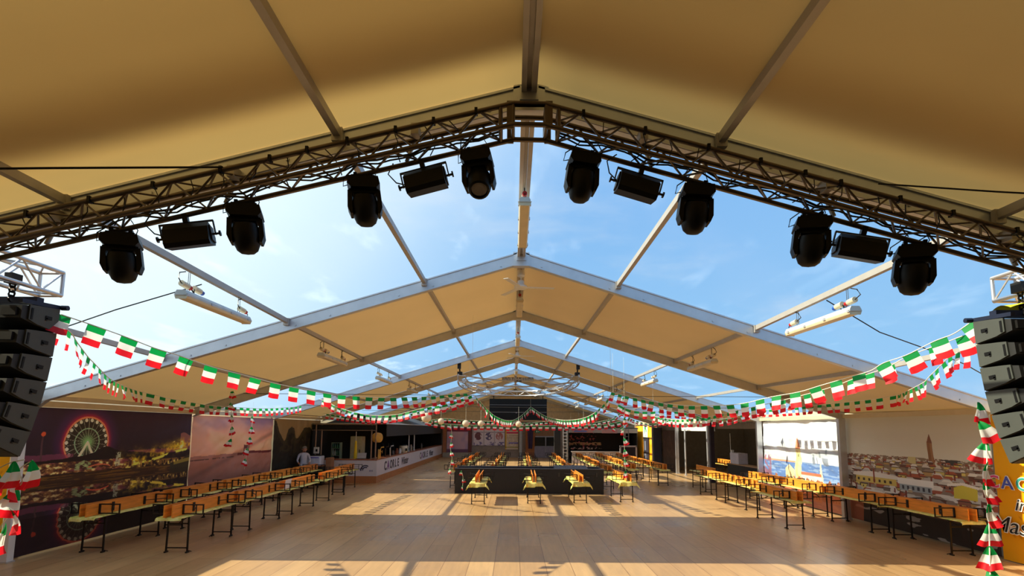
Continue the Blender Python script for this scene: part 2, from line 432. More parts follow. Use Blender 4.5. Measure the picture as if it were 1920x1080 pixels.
for s in (-1, 1):
    n += 1; mb = MB()
    mb.beam((s*10.02,-5.0,3.10), (s*10.02,44.8,3.10), 0.12, 0.12); mb.beam((s*10.06,-5.0,3.24), (s*10.06,44.8,3.24), 0.05, 0.10)
    struct('trim_%d' % n, mb, EAVE)

# portal frames
def frame(k):
    Y = FY(k)
    lab = 'aluminium portal arch of the marquee, ' + ('directly above the black lighting truss' if k == 1 else
          'hidden behind the camera end' if k < 1 else '%s arch behind the lighting truss' % ORD[k-2])
    o = thing('portal_frame', lab, 'tent frame', (0,Y,0), 0, 'marquee portal arches')
    for s in (-1, 1):
        X = s*10.0; d = 0.25; mb = MB()
        a = Vector((0,Y,RZ(k,0)-d/2)); b_ = Vector((X,Y,RZ(k,X)-d/2))
        mb.beam(a, b_, 0.11, d, up=(0,0,1)); mb.beam(a+Vector((0,0,d/2-0.01)), b_+Vector((0,0,d/2-0.01)), 0.15, 0.025)
        mb.beam(a-Vector((0,0,d/2-0.012)), b_-Vector((0,0,d/2-0.012)), 0.13, 0.025)
        nb = 14
        for i in range(nb):                      # bolt heads on the web
            p = a.lerp(b_, (i+0.6)/nb)
            if i % 3 != 1: mb.box((p.x,Y-0.06,p.z-0.06),(0.03,0.02,0.03))
        build(mb, 'rafter', ALU, o)
        px_ = 9.95 if (s > 0 and k >= 3) else 10.25; mb = MB(); mb.box((s*px_,Y,1.62),(0.20,0.12,3.24)); mb.box((s*px_,Y,0.02),(0.22,0.2,0.04)); build(mb, 'post', ALU, o)
        mb = MB(); mb.prism([(s*10.05,2.95),(s*9.75,RZ(k,s*9.75)-0.24),(s*10.0,RZ(k,s*10.0)-0.24),(s*10.1,RZ(k,s*10.1)-0.24)][::(1 if s>0 else -1)], Y-0.05, Y+0.05); build(mb, 'knee_bracket', ALU, o)
    mb = MB(); mb.box((0,Y,RZ(k,0)-0.16),(0.34,0.15,0.30)); mb.box((0,Y-0.085,RZ(k,0)-0.12),(0.2,0.02,0.16)); build(mb, 'ridge_joint', ALU, o)
    return o
for k in range(0, 10): frame(k)
# ------------------------------------------------------------------ printed banners (colour attribute on fine cloth meshes)
RNG = np.random.RandomState(11)
def vnoise(a, b, sa, sb, seed=0, octv=3):
    """smooth value noise sampled at arrays a,b (world units), cell sizes sa,sb"""
    out = np.zeros_like(a); amp, tot = 1.0, 0.0
    for o in range(octv):
        r = np.random.RandomState(seed*17+o); T = r.rand(64, 64)
        x = a/(sa/2**o)+31.7; y = b/(sb/2**o)+17.3
        i = np.floor(x).astype(int); j = np.floor(y).astype(int); fx = x-i; fy = y-j
        fx = fx*fx*(3-2*fx); fy = fy*fy*(3-2*fy)
        g = lambda p, q: T[p % 64, q % 64]
        out += amp*((g(i,j)*(1-fx)+g(i+1,j)*fx)*(1-fy)+(g(i,j+1)*(1-fx)+g(i+1,j+1)*fx)*fy); tot += amp; amp *= 0.5
    return out/tot
def put(C, mask, col, a=1.0):
    m = (mask*a)[..., None] if mask.dtype != bool else mask[..., None]*a
    C[:] = C*(1-m)+np.array(col, float)*m
def sstep(x, a, b):
    t = np.clip((x-a)/(b-a), 0, 1); return t*t*(3-2*t)
def banner(name, label, cat, axis, pos, u0, u1, z0, z1, nu, nv, paint, wrinkle=0.02, face=1, rough=0.55, kind=None, seed=0, trans=0.08, group=None, gain=1.0):
    """axis 'X': plane x=pos, u runs along Y;  axis 'Y': plane y=pos, u runs along X.  face = side the cloth bulges to"""
    U, Z = np.meshgrid(np.linspace(u0, u1, nu+1), np.linspace(z0, z1, nv+1))
    C = np.zeros(U.shape+(3,)); C[:] = 128.0
    paint(C, U, Z); C *= gain; C = np.clip(C, 0, 255)/255.0
    L = np.where(C <= 0.04045, C/12.92, ((C+0.055)/1.055)**2.4)
    D = (vnoise(U+Z*0.7, Z-U*0.5, 1.1, 0.5, 91+seed, 3)-0.5)*wrinkle*2.2 + np.sin(U*6+Z*1.2)*wrinkle*0.15
    D = D*face
    cu, cz = (u0+u1)/2, z0
    P = np.zeros(U.shape+(3,))
    if axis == 'X': P[..., 0] = D; P[..., 1] = U-cu
    else: P[..., 0] = U-cu; P[..., 1] = D
    P[..., 2] = Z-cz
    n = nu+1; idx = np.arange((nu+1)*(nv+1)).reshape(nv+1, nu+1)
    F = np.stack([idx[:-1,:-1], idx[:-1,1:], idx[1:,1:], idx[1:,:-1]], -1).reshape(-1, 4)
    me = bpy.data.meshes.new(name); me.from_pydata(P.reshape(-1,3).tolist(), [], F.tolist())
    ca = me.color_attributes.new('print', 'FLOAT_COLOR', 'POINT')
    ca.data.foreach_set('color', np.concatenate([L.reshape(-1,3), np.ones((L.size//3,1))], 1).astype(np.float32).ravel())
    me.polygons.foreach_set('use_smooth', [True]*len(F))
    me.materials.append(mat_attr(name+'_print', rough, trans))
    o = bpy.data.objects.new(name, me); COL.objects.link(o)
    o.location = (pos, cu, cz) if axis == 'X' else (cu, pos, cz)
    return tag(o, label, cat, group, kind)

def p_ferris(C, Y, Z):
    Zs = np.where(Z < 1.44, 2.88-Z, Z); ref = Z < 1.44
    Ys = Y + np.where(ref, (vnoise(Y,Z,0.3,0.06,5)-0.5)*0.08, 0)
    C[:] = (38,26,32); put(C, sstep(Zs, 1.8, 3.0)*0.5, (52,34,58))
    r = np.hypot((Ys-11.22)/0.57, (Zs-2.27)/0.575); th = np.arctan2(Zs-2.27, Ys-11.22)
    put(C, np.exp(-((r-1.02)/0.13)**2)*0.75, (190,30,45)); put(C, np.exp(-((r-1.25)/0.25)**2)*0.25, (80,40,120))
    put(C, np.exp(-(np.maximum(r-0.98,0)/0.3)**2)*(r > 0.98)*0.2, (120,40,80))
    put(C, r < 0.96, (42,34,30)); put(C, np.abs(r-1.0) < 0.035, (250,110,80))
    put(C, (np.abs(r-0.55) < 0.02), (120,150,120))
    sp = np.abs(((th/(2*PI)*22) % 1)-0.5)*2*PI/22/2*r*2
    put(C, (np.abs(((th/(2*PI)*22) % 1)-0.5) < 0.018/np.maximum(r,0.06)) & (r < 0.97), (150,150,128))
    put(C, np.exp(-(r/0.28)**2), (110,160,100)); put(C, (r < 0.05), (215,225,180))
    for i in range(22):
        a = 2*PI*i/22; d = np.hypot(Ys-11.22-0.5*math.cos(a)*1.02, Zs-2.27-0.5*math.sin(a)*1.02)
        put(C, d < 0.042, (196,190,160))
    put(C, (np.abs((Ys-11.22)+(Zs-2.27)*0.55) < 0.035) & (Zs < 2.27) & (Zs > 1.8), (180,190,150))
    put(C, (np.abs((Ys-11.22)-(Zs-2.27)*0.55) < 0.035) & (Zs < 2.27) & (Zs > 1.8), (180,190,150))
    hill = 1.95 + 0.06*np.sin(Ys*1.7) + 0.14*np.exp(-((Ys-11.75)/0.28)**2) + 0.03*vnoise(Ys,Zs*0,0.2,1,3)
    put(C, Zs < hill, (30,20,20))
    far = 2.0+0.05*vnoise(Ys,Zs*0,0.15,1,8)+0.25*sstep(Ys,14.2,14.9)
    put(C, (Zs < far) & (Zs > hill) & ((Ys < 10.9) | (Ys > 12.3)), (105,50,72), 0.7)
    put(C, (Ys > 14.35) & (Zs < 2.42-0.05*np.sin(Ys*9)) & (Zs > 2.12), (110,70,66))
    put(C, (np.abs(Ys-10.15) < 0.02) & (Zs < 2.45) & (Zs > 1.9), (70,45,50)); put(C, np.hypot(Ys-10.15, Zs-2.47) < 0.05, (250,70,40))
    tr_top = 1.87 + 0.30*sstep(Ys, 12.6, 14.8); n1 = vnoise(Ys,Zs,0.16,0.12,21,4)
    gl = np.exp(-((Zs-(tr_top-0.05))/0.17)**2)*sstep(Ys,11.9,12.7)
    put(C, gl*sstep(n1, 0.25, 0.75)*0.95, (214,178,40)); put(C, gl*sstep(n1,0.66,0.78), (250,238,140))
    put(C, (np.abs(Zs-(tr_top-0.20)) < 0.035) & (n1 > 0.42) & (Ys > 12.4), (232,205,70))
    n2 = vnoise(Ys,Zs,0.10,0.05,33,4); city = (Zs > 1.60) & (Zs < 1.84) & (Ys < 12.6)
    put(C, city, (60,34,30)); put(C, city*sstep(n2,0.40,0.62)*0.7, (150,104,52)); put(C, city*sstep(n2,0.60,0.70)*0.8, (205,190,130))
    put(C, city*sstep(vnoise(Ys,Zs,0.25,0.07,41,2),0.6,0.8)*0.6, (126,60,70)); put(C, (Ys > 10.95) & (Ys < 11.4) & (Zs > 1.64) & (Zs < 1.86-np.abs(Ys-11.18)*0.4) & (n2 > 0.47), (120,150,104), 0.7)
    put(C, (vnoise(Ys,Zs,0.03,0.06,77,2) > 0.4) & (np.abs(Ys-12.15) < 0.07) & (Zs > 1.66) & (Zs < 2.0), (160,166,140), 0.8)
    put(C, (np.abs(Zs-1.74+0.05*((Ys-11.6)/0.3)**2) < 0.012) & (np.abs(Ys-11.6) < 0.32), (225,90,60))
    n3 = vnoise(Ys,Zs,0.06,0.10,52,3)
    put(C, (Zs < 1.74) & (Ys > 12.3) & (n3 > 0.48), (120,86,44), 0.8); put(C, (Zs < 1.70) & (Ys > 12.3) & (n3 > 0.66), (210,180,90), 0.8)
    put(C, (Zs > 1.44) & (Zs < 1.58), (52,34,22)); put(C, (Zs > 1.44) & (Zs < 1.6) & (vnoise(Ys,Zs,0.4,0.03,9,2) > 0.6), (96,66,26), 0.8)
    put(C, (Ys > 14.0) & (Z < 1.62+0.2*sstep(Ys,14.2,14.9)) & (Z > 1.30), (44,38,26)); put(C, (Ys > 14.15) & (np.abs(Z-1.60-0.12*(Ys-14.2)) < 0.05), (150,130,50), 0.6)
    put(C, ref, (34,22,18), 0.30); C[:] = C*1.15+4; put(C, Z < 0.75, (26,16,18), 0.45); put(C, (Y > 12) & (Z < 0.9), (26,18,16), 0.8)
def p_sunset(C, Y, Z):
    C[:] = (206,140,108); put(C, sstep(Z, 2.2, 3.0), (128,98,116)); put(C, (1-sstep(Y,15.0,16.8))*0.55, (178,140,124))
    put(C, sstep(vnoise(Y+Z,Z,1.4,0.7,4,3),0.45,0.75)*0.45, (232,170,128)); put(C, sstep(Z,1.9,1.55)*0.4, (214,120,80))
    hor = 1.72-0.01*np.sin(Y*9); put(C, (Z < hor) , (146,96,82)); put(C, sstep(1.62-Z,0,1.4)*0.75, (66,48,46))
    put(C, (np.abs(Z-1.70+0.02*np.sin(Y*3)) < 0.035+0.02*vnoise(Y,Z*0,0.2,1,6)) & (Y > 17.4), (88,34,34))
    put(C, (np.abs(Z-1.60) < 0.012) & (Y < 17.2) & (vnoise(Y,Z,0.12,0.1,7,2) > 0.42), (84,56,50))
    put(C, (np.abs(Y-17.75) < 0.03) & (Z < 2.0) & (Z > 1.6), (86,44,42)); put(C, np.exp(-((Z-1.05-0.28*(Y-15))/0.10)**2)*0.35, (70,48,44))
    put(C, (np.abs(Y-17.95) < 0.18) & (Z < 1.98) & (Z > 1.86), (90,52,48)); put(C, Z < 0.25, (52,38,38), 0.7)
def p_forest(C, Y, Z):
    xs = [19.9,20.1,20.4,20.9,21.05,21.24,21.5,21.75,21.96,22.2,22.45,22.75,23.1,23.45,23.9,24.3,24.6,25]; zs = [2.98,2.9,2.45,2.05,2.2,2.56,2.66,2.61,2.15,2.15,2.3,2.62,2.66,2.66,2.3,2.2,2.7,2.9]
    C[:] = (150,124,86); put(C, sstep(vnoise(Y,Z,0.3,3,3,2),0.3,0.7)*0.35, (120,98,68))
    h = np.interp(Y, xs, zs)+0.10*(vnoise(Y,Z,0.09,0.15,14,3)-0.5)
    put(C, Z < h, (52,44,30)); put(C, (Z < h-0.25), (34,28,22)); put(C, (Z < h) & (vnoise(Y,Z,0.3,0.3,15,3) > 0.58), (64,56,34), 0.6)
    for y in (21.6,22.3,23.0,23.5,24.3): put(C, (np.abs(Y-y) < 0.035) & (Z < 2.3), (70,56,46), 0.7)
    put(C, Z < 1.5, (28,26,24), 0.6)
def houses(C, Y, Z, ylo, yhi, zt, zb, n, seed, snow=True):
    r = np.random.RandomState(seed)
    for i in range(n):
        f = i/n; z = zt+(zb-zt)*f**1.25; w = 0.10+0.55*f*(0.6+0.8*r.rand()); h = 0.035+0.20*f*(0.6+0.6*r.rand()); y = ylo+(yhi-ylo)*r.rand()
        wall = [(156,126,84),(128,84,70),(176,158,92),(104,92,84),(170,150,120),(96,64,56),(190,172,100)][r.randint(7)]
        roof = [(178,172,168),(160,156,156),(196,190,186),(128,112,104),(146,80,62)][r.randint(5)] if snow else (190,110,80)
        b = (np.abs(Y-y) < w/2) & (Z > z-h) & (Z < z); put(C, b, wall)
        if f > 0.35:
            put(C, b & (np.abs(((Y-y)/0.14) % 1-0.5) < 0.16) & (np.abs(Z-z+h*0.5) < h*0.2), (52,44,44))
        rh = h*0.75; sl = (r.rand()-0.5)*1.4
        yy = Y-y; q = (Z-z)/rh
        put(C, (q >= 0) & (q < 1) & (np.abs(yy - sl*w*0.2*q) < w*0.58*(1-q*0.6)), roof)
        put(C, (np.abs(Z-z) < 0.006+0.006*f) & (np.abs(yy) < w*0.58), (70,52,46))
        if r.rand() < 0.35: put(C, (np.abs(yy-w*0.2) < 0.012+0.02*f) & (q > 0.3) & (q < 1.5), (110,60,52))
def p_snow(C, Y, Z):
    C[:] = (176,172,164); put(C, sstep(Z,2.6,1.95)*0.6, (192,190,182)); put(C, sstep(Z,2.6,3.1)*0.5, (164,154,136))
    put(C, (Z < 1.98+0.02*vnoise(Y,Z*0,0.1,1,4)), (120,104,88))
    put(C, (Z < 2.0) & (Z > 1.8) & (vnoise(Y,Z,0.06,0.03,6,3) > 0.56), (190,184,176), 0.9); put(C, (Z < 1.98) & (Z > 1.8) & (vnoise(Y,Z,0.08,0.05,16,3) > 0.62), (130,70,58), 0.8)
    w = 0.085-0.02*(Z-1.8); put(C, (np.abs(Y-11.97) < w) & (Z < 2.38) & (Z > 1.78), (122,86,62)); put(C, (np.abs(Y-11.97) < 0.08*(1-(Z-2.38)/0.22)) & (Z >= 2.38) & (Z < 2.6), (110,74,60))
    put(C, (np.abs(Y-11.93) < 0.03) & (Z < 2.36) & (Z > 1.8), (146,110,80), 0.7)
    put(C, (np.abs(Y-11.45) < 0.25) & (Z > 1.86) & (Z < 1.98), (64,62,64)); put(C, (np.abs(Y-12.55) < 0.12) & (Z > 1.83) & (Z < 2.0), (176,166,120))
    houses(C, Y, Z, 10.2, 15.2, 1.93, 0.75, 240, 5)
    put(C, (Y > 10.85) & (Y < 11.42) & (Z > 1.12) & (Z < 1.36+0.10*(1-np.abs(Y-11.13)/0.29)), (188,172,66)); put(C, (np.abs(Y-11.2) < 0.38) & (np.abs(Z-1.40-0.06*(1-np.abs(Y-11.2)/0.38)) < 0.03), (206,200,196))
    put(C, (Y > 13.1) & (Y < 14.6) & (Z > 1.18) & (Z < 1.36), (186,164,92)); put(C, (Y > 13.05) & (Y < 14.7) & (Z > 1.36) & (Z < 1.52-0.08*np.abs(Y-13.9)), (196,190,186))
    put(C, (Y > 12.0) & (Y < 13.0) & (Z > 1.12) & (Z < 1.28), (140,148,156)); put(C, (Y > 11.95) & (Y < 13.05) & (Z > 1.28) & (Z < 1.44), (206,204,204))
    put(C, (Y > 13.15) & (Y < 14.55) & (np.abs(((Y-13.2)/0.2)%1-0.5) < 0.2) & (np.abs(Z-1.27) < 0.04), (60,50,46)); put(C, (Y > 12.05) & (Y < 12.95) & (np.abs(((Y-12)/0.16)%1-0.5) < 0.22) & (np.abs(Z-1.20) < 0.045), (62,62,70)); put(C, (np.abs(Y-13.9) < 0.03) & (Z > 1.2) & (Z < 1.6), (120,60,50)); houses(C, Y, Z, 10.4, 15, 1.15, 0.80, 16, 77)
    lo = sstep(Z, 0.85, 0.6); put(C, lo, (70,54,46)); put(C, (Z < 0.55), (44,38,36)); put(C, (Z < 0.5) & (vnoise(Y,Z,0.5,0.12,17,2) > 0.68), (150,146,144), 0.8); put(C, (Z < 0.6) & (Y > 14.4), (170,96,70), 0.7)
def p_sea(C, Y, Z):
    C[:] = (240,242,246); n = vnoise(Y+Z*0.8,Z*1.0,1.5,0.28,8,4)
    put(C, sstep(n,0.50,0.72)*0.85, (176,182,192)); put(C, sstep(Z,1.9,1.5)*0.4, (186,200,214))
    put(C, (np.abs(Z-2.30-0.10*np.sin(Y*1.4)) < 0.06) & (Y > 15.2), (170,170,176), 0.35)
    put(C, Z < 1.55, (92,124,182)); put(C, (Z < 1.55) & (vnoise(Y,Z,0.4,0.05,9,3) > 0.58), (150,172,206), 0.7); put(C, (Z < 1.56) & (Z > 1.50) & (Y > 17.6), (214,150,120))
    put(C, (Z < 1.75) & (Z > 1.5) & (vnoise(Y,Z*0,0.2,1,12,2) > 0.66) & (Y < 17), (120,130,150), 0.8)
    for y, t in ((15.9,1.95),(16.25,1.85),(16.6,1.75)): put(C, (np.abs(Y-y) < 0.05) & (np.abs(Z-t) < 0.10), (120,130,140), 0.6)
    yc = 17.55-0.10*sstep(Z,1.2,2.2); put(C, (np.abs(Y-yc) < 0.17-0.03*(Z-1)) & (Z < 2.0) & (Z > 0.4), (236,218,160)); put(C, (np.abs(Y-yc-0.06) < 0.05) & (Z < 1.95), (206,180,130), 0.6)
    put(C, (np.abs(Y-yc) < 0.13*(1-(Z-2.0)/0.42)+0.015) & (Z >= 2.0) & (Z < 2.40), (216,140,104)); put(C, (np.abs(Y-yc) < 0.03) & (np.abs(Z-1.78) < 0.05), (120,130,90))
    put(C, (np.abs(Y-16.3) < 0.10*(1-(Z-0.9)/0.7)+0.01) & (Z < 1.6) & (Z > 0.6), (238,232,184))
    put(C, (Y > 17.75) & (Y < 18.35) & (Z < 1.25+0.18*(1-np.abs(Y-18.05)/0.3)) & (Z > 0.5), (226,206,160))
    put(C, (Y > 16.3) & (Y < 17.4) & (Z < 1.12) & (Z > 0.5), (238,216,196)); put(C, (Y > 16.3) & (Y < 17.4) & (np.abs(Z-1.16) < 0.05), (206,110,84))
    houses(C, Y, Z, 15.2, 19.9, 1.0, 0.45, 60, 9, False); put(C, (Y > 19.3) & (Z < 1.7) & (vnoise(Y,Z,0.12,0.12,13,3) > 0.45), (140,90,110), 0.8)
    put(C, Z < 0.5, (190,104,66), 0.75)
def p_orange(C, U, Z):
    C[:] = (246,172,12); put(C, sstep(vnoise(U,Z,0.9,0.8,3,3),0.4,0.7)*0.5, (240,156,6)); put(C, (vnoise(U,Z,0.05,0.05,4,2) > 0.86), (170,100,10), 0.5)
banner('wall_banner', 'night photo banner with a red lit ferris wheel, on the left wall', 'banner', 'X', -10.04, 9.70, 14.80, 0.03, 3.03, 520, 330, p_ferris, 0.02, 1, seed=1, gain=1.25)
banner('wall_banner', 'wrinkled pink sunset sea banner next to the ferris wheel banner', 'banner', 'X', -10.04, 14.84, 19.85, 0.03, 3.0, 260, 160, p_sunset, 0.045, 1, seed=2, gain=1.3)
banner('wall_banner', 'beige banner with dark tree silhouettes, between sunset banner and bar', 'banner', 'X', -10.04, 19.9, 24.7, 0.03, 3.0, 260, 180, p_forest, 0.03, 1, seed=3, gain=1.1)
banner('wall_banner', 'beige banner of snow covered town roofs with a slim bell tower', 'banner', 'X', 10.12, 10.42, 15.0, 0.05, 3.06, 480, 320, p_snow, 0.02, -1, seed=4, gain=1.2)
banner('wall_banner', 'bright white sky and blue sea banner with a cream bell tower', 'banner', 'X', 10.10, 15.12, 19.82, 0.05, 3.0, 300, 200, p_sea, 0.06, -1, seed=5)
ob = banner('wall_banner', 'large orange vinyl banner with painted lettering, right edge of the view', 'banner', 'X', 10.10, 5.3, 10.38, 0.02, 3.05, 120, 70, p_orange, 0.02, -1, seed=6)
LB = banner('wall_banner', 'plain orange banner at the far left edge, below the left speakers', 'banner', 'X', -10.04, 4.95, 9.52, 0.02, 3.05, 100, 60, p_orange, 0.02, 1, seed=7)
INK = mat('ink_black', (24,22,24), 0.5); INKW = mat('ink_white', (236,232,226), 0.5)
cols = [mat('ink_magenta',(206,60,120)), mat('ink_blue',(70,80,170)), mat('ink_teal',(40,140,130)), mat('ink_orange',(226,90,50)), mat('ink_violet',(120,60,130)), mat('ink_red',(200,50,50))]
# lettering on the orange banner: read from inside, the line runs towards the camera (-Y)
yy = 10.51
for ch, c in zip('CAORLE', cols):
    text_obj('banner_letter', ch, 0.36, plane_M((10.045, yy, 1.49), (0,-1,0), (0,0,1)), INKW, ob, bold=0.016)
    text_obj('banner_letter', ch, 0.36, plane_M((10.036, yy, 1.49), (0,-1,0), (0,0,1)), c, ob, bold=0.004)
    yy -= 0.29
for body, y0, z0, sz in (('in', 10.0, 1.08, 0.34), ('Maschera', 10.52, 0.60, 0.46)):
    text_obj('banner_lettering', body, sz, plane_M((10.045, y0, z0), (0,-1,0), (0,0,1)), INKW, ob, bold=0.016, shear=0.3)
    text_obj('banner_lettering', body, sz, plane_M((10.036, y0, z0), (0,-1,0), (0,0,1)), INK, ob, bold=-0.002, shear=0.3)
# pale strip post next to the ferris banner
o = thing('support_post', 'white aluminium side post at the left edge, beside the ferris wheel banner', 'post', (-9.96,9.60,0))
mb = MB(); mb.box((-9.96,9.60,1.5),(0.13,0.13,3.0)); build(mb, 'shaft', WHITE, o); mb = MB(); mb.box((-9.95,9.60,0.015),(0.16,0.16,0.03)); build(mb, 'foot_plate', ALU, o)
# ------------------------------------------------------------------ lighting truss with lamps
TS_L, TS_R = 0.25, 0.285
def TZ(x, z0): return z0-(TS_L*(-x) if x < 0 else TS_R*x)
tr = thing('lighting_truss', 'pitched four-tube truss spanning the tent under the first arch', 'truss', (0,4.73,5.9))
Y0, Y1 = 4.62, 4.85; ZT, ZB = 6.02, 5.79
XE = 7.6
for nm, y, z in (('upper_chord',Y0,ZT),('upper_chord',Y1,ZT),('lower_chord',Y0,ZB),('lower_chord',Y1,ZB-0.02)):
    mb = MB(); mb.tube([(-XE,y,TZ(-XE,z)),(-0.16,y,TZ(-0.16,z)),(0.16,y,TZ(0.16,z)),(XE,y,TZ(XE,z))], 0.026, 10); build(mb, nm, TRUSS, tr, True)
for s in (-1, 1):
    for nm, (ya, za, yb, zb) in (('front_lacing',(Y0,ZT,Y0,ZB)),('rear_lacing',(Y1,ZT,Y1,ZB)),('bottom_lacing',(Y0,ZB,Y1,ZB)),('top_lacing',(Y0,ZT,Y1,ZT))):
        mb = MB(); n = 33; st = (XE-0.3)/n
        for i in range(n):
            x0 = s*(0.3+i*st); x1 = s*(0.3+(i+1)*st)
            a, b_ = ((ya,za),(yb,zb)) if i % 2 else ((yb,zb),(ya,za))
            mb.tube([(x0,a[0],TZ(x0,a[1])),(x1,b_[0],TZ(x1,b_[1]))], 0.0105, 6)
        build(mb, nm, TRUSS, tr, True)
mb = MB()
for s in (-1, 1):
    for x in (0.17, 0.30): 
        for (ya,za,yb,zb) in ((Y0,ZT,Y0,ZB),(Y1,ZT,Y1,ZB),(Y0,ZB,Y1,ZB),(Y0,ZT,Y1,ZT)): mb.tube([(s*x,ya,TZ(x,za)),(s*x,yb,TZ(x,zb))], 0.02, 8)
    mb.box((s*0.2,Y0-0.005,TZ(0.2,(ZT+ZB)/2)),(0.07,0.02,0.3)); mb.box((s*0.2,Y1,TZ(0.2,(ZT+ZB)/2)-0.01),(0.07,0.02,0.3)); mb.beam((-0.2,Y0,TZ(0.2,ZT)),(0.2,Y0,TZ(0.2,ZT)),0.03,0.03)
build(mb, 'apex_node', TRUSS, tr, True)
for s in (-1, 1):                                 # dark tie straps, fixing clamps and loose cables along the truss
    mb = MB()
    r = random.Random(5+s)
    x = 0.55
    while x < 7.3:
        X = s*x; mb.box((X,Y0-0.005,TZ(X,ZT)),(0.03,0.058,0.062)); x += 0.35+0.35*r.random()
    build(mb, 'cable_tie', BLACK, tr)
    mb = MB()
    for i in range(20):
        X = s*(0.7+i*0.34+0.15*r.random()); a = Vector((X,Y0+0.02,TZ(X,ZT))); X2 = X+(r.random()-0.5)*0.35; b_ = Vector((X2,Y0+0.1+0.1*r.random(),TZ(X2,ZB)-0.02))
        m_ = (a+b_)/2+Vector(((r.random()-0.5)*0.25,-0.05,-0.05-0.06*r.random()))
        mb.tube([a, a.lerp(m_,0.5)+Vector((0.03,0,-0.01)), m_, m_.lerp(b_,0.5), b_], 0.006, 5)
    pts = []
    for i in range(61):
        X = s*(0.3+i*7.0/60); pts.append((X,Y0+0.12+0.03*math.sin(i*0.9),TZ(X,ZB)+0.035+0.012*math.sin(i*2.1)))
    mb.tube(pts, 0.012, 5); mb.tube([(p[0],p[1]+0.05,p[2]+0.012*math.sin(p[0]*9)) for p in pts], 0.009, 5)
    build(mb, 'cable_run', CABLE, tr)
    mb = MB()                                     # hanger brackets to the arch
    for x in (1.2, 3.1, 4.95, 6.8):
        X = s*x; mb.box((X,4.80,TZ(X,ZT)+0.05),(0.08,0.16,0.12)); mb.tube([(X,4.88,TZ(X,ZT)+0.1),(X+s*0.1,4.84,TZ(X,ZB)-0.02)], 0.022, 8)
    build(mb, 'hanger_bracket', PURL, tr)

def moving_head(lensdown=False):
    """origin at the clamp; hangs down -z, head front towards -y/down"""
    t = thing('moving_head_light', 'x', 'stage light', (0,0,0), 0, 'moving head lights on the truss')
    mb = MB(); mb.prism([(-0.15,-0.05),(-0.165,-0.13),(-0.13,-0.17),(0.13,-0.17),(0.165,-0.13),(0.15,-0.05)], -0.13, 0.13); mb.box((0,0,-0.035),(0.24,0.16,0.04)); build(mb, 'base', BLACK, t)
    mb = MB()
    for s in (-1, 1):
        mb.prism([(s*0.10,-0.17),(s*0.165,-0.18),(s*0.175,-0.36),(s*0.15,-0.43),(s*0.125,-0.43),(s*0.125,-0.24)][::s], -0.07, 0.07)
    mb.box((0,0,-0.185),(0.3,0.14,0.04)); build(mb, 'yoke', BLACK, t)
    M = Matrix.Translation((0,0,-0.36)) @ Matrix.Rotation(math.radians(150 if lensdown else 14), 4, 'X')
    mb = MB(); mb.lathe([(0,-0.18),(0.06,-0.172),(0.10,-0.14),(0.128,-0.07),(0.132,0.02),(0.125,0.09),(0.11,0.14),(0.09,0.15),(0.085,0.125),(0,0.12)], M, 24)
    h = build(mb, 'head', BLACK, t, True)
    mb = MB(); mb.lathe([(0,0.123),(0.05,0.129),(0.082,0.127)], M, 24); build(mb, 'lens', mat('lens_glass', (70,58,50), 0.25, 0, 0.02, spec=1.0), h, True)
    mb = MB()
    for x in (-0.08, 0.08): mb.box((x,0,0.0),(0.035,0.07,0.07)); mb.box((x,0,-0.02),(0.02,0.03,0.05))
    build(mb, 'clamp', BLACKM, t)
    mb = MB(); mb.tube([(-0.14,0.05,-0.06),(-0.21,0.02,-0.10),(-0.2,0,-0.02),(-0.12,-0.02,0.04),(-0.06,0,0.12)], 0.006, 6); mb.tube([(0.1,0.05,-0.04),(0.13,0.06,0.06),(0.08,0.02,0.15)], 0.005, 6); build(mb, 'cable', CABLE, t)
    return t
def flood():
    t = thing('stage_flood_light', 'x', 'stage light', (0,0,0), 0, 'wide flood lights on the truss')
    mb = MB(); mb.prism([(-0.04,-0.08),(0.10,-0.10),(0.14,-0.20),(0.08,-0.30),(-0.12,-0.34),(-0.15,-0.30),(-0.10,-0.14)][::-1], -0.21, 0.21, 'X'); build(mb, 'housing', BLACK, t)
    mb = MB()
    for s in (-1, 1):
        mb.box((s*0.218,0,-0.2),(0.014,0.12,0.16)); mb.beam((s*0.25,0,-0.06),(s*0.25,0,-0.21),0.012,0.03); mb.tube([(s*0.22,0,-0.2),(s*0.30,0,-0.2)],0.012,8); mb.tube([(s*0.285,0,-0.2),(s*0.30,0,-0.2)],0.032,8)
    mb.beam((-0.255,0,-0.055),(0.255,0,-0.055),0.03,0.012); build(mb, 'bracket', BLACKM, t)
    mb = MB(); mb.box((0,0.095,-0.17),(0.34,0.02,0.04)); build(mb, 'cooling_fin', BLACKM, t)
    mb = MB(); mb.box((0,0,-0.01),(0.05,0.06,0.09)); build(mb, 'clamp', BLACKM, t)
    mb = MB(); mb.tube([(-0.22,0.06,-0.16),(-0.32,0.03,-0.12),(-0.38,0,-0.02),(-0.3,0,0.08)], 0.007, 6); build(mb, 'cable', CABLE, t)
    return t
mh = moving_head(); mh2 = moving_head(True); fl = flood()
heads = [-4.28,-3.0,-1.76,-0.56,0.59,1.78,2.98,4.03]
hl = ['leftmost black moving head light on the truss, above the left speakers','second black moving head light from the left, beside the left flood light','third black moving head light from the left, over the purlin','fourth black moving head light, just left of the ridge',
      'fifth black moving head light, just right of the ridge','sixth black moving head light, by the right purlin','seventh black moving head light, second from the right end','rightmost black moving head light on the truss']
tw = [0.5,0.35,0.25,-0.1,0.1,-0.1,-0.35,-0.5]; sw = [0.0]*8
for i, X in enumerate(heads):
    t = mh if i == 0 else (mh2 if i == 3 else dup(mh))
    t.location = (X, 4.85, TZ(X,ZB-0.02)-0.03); t['label'] = hl[i]
    t.rotation_euler = (0, (0.10 if X < 0 else -0.10)*-1, tw[i])
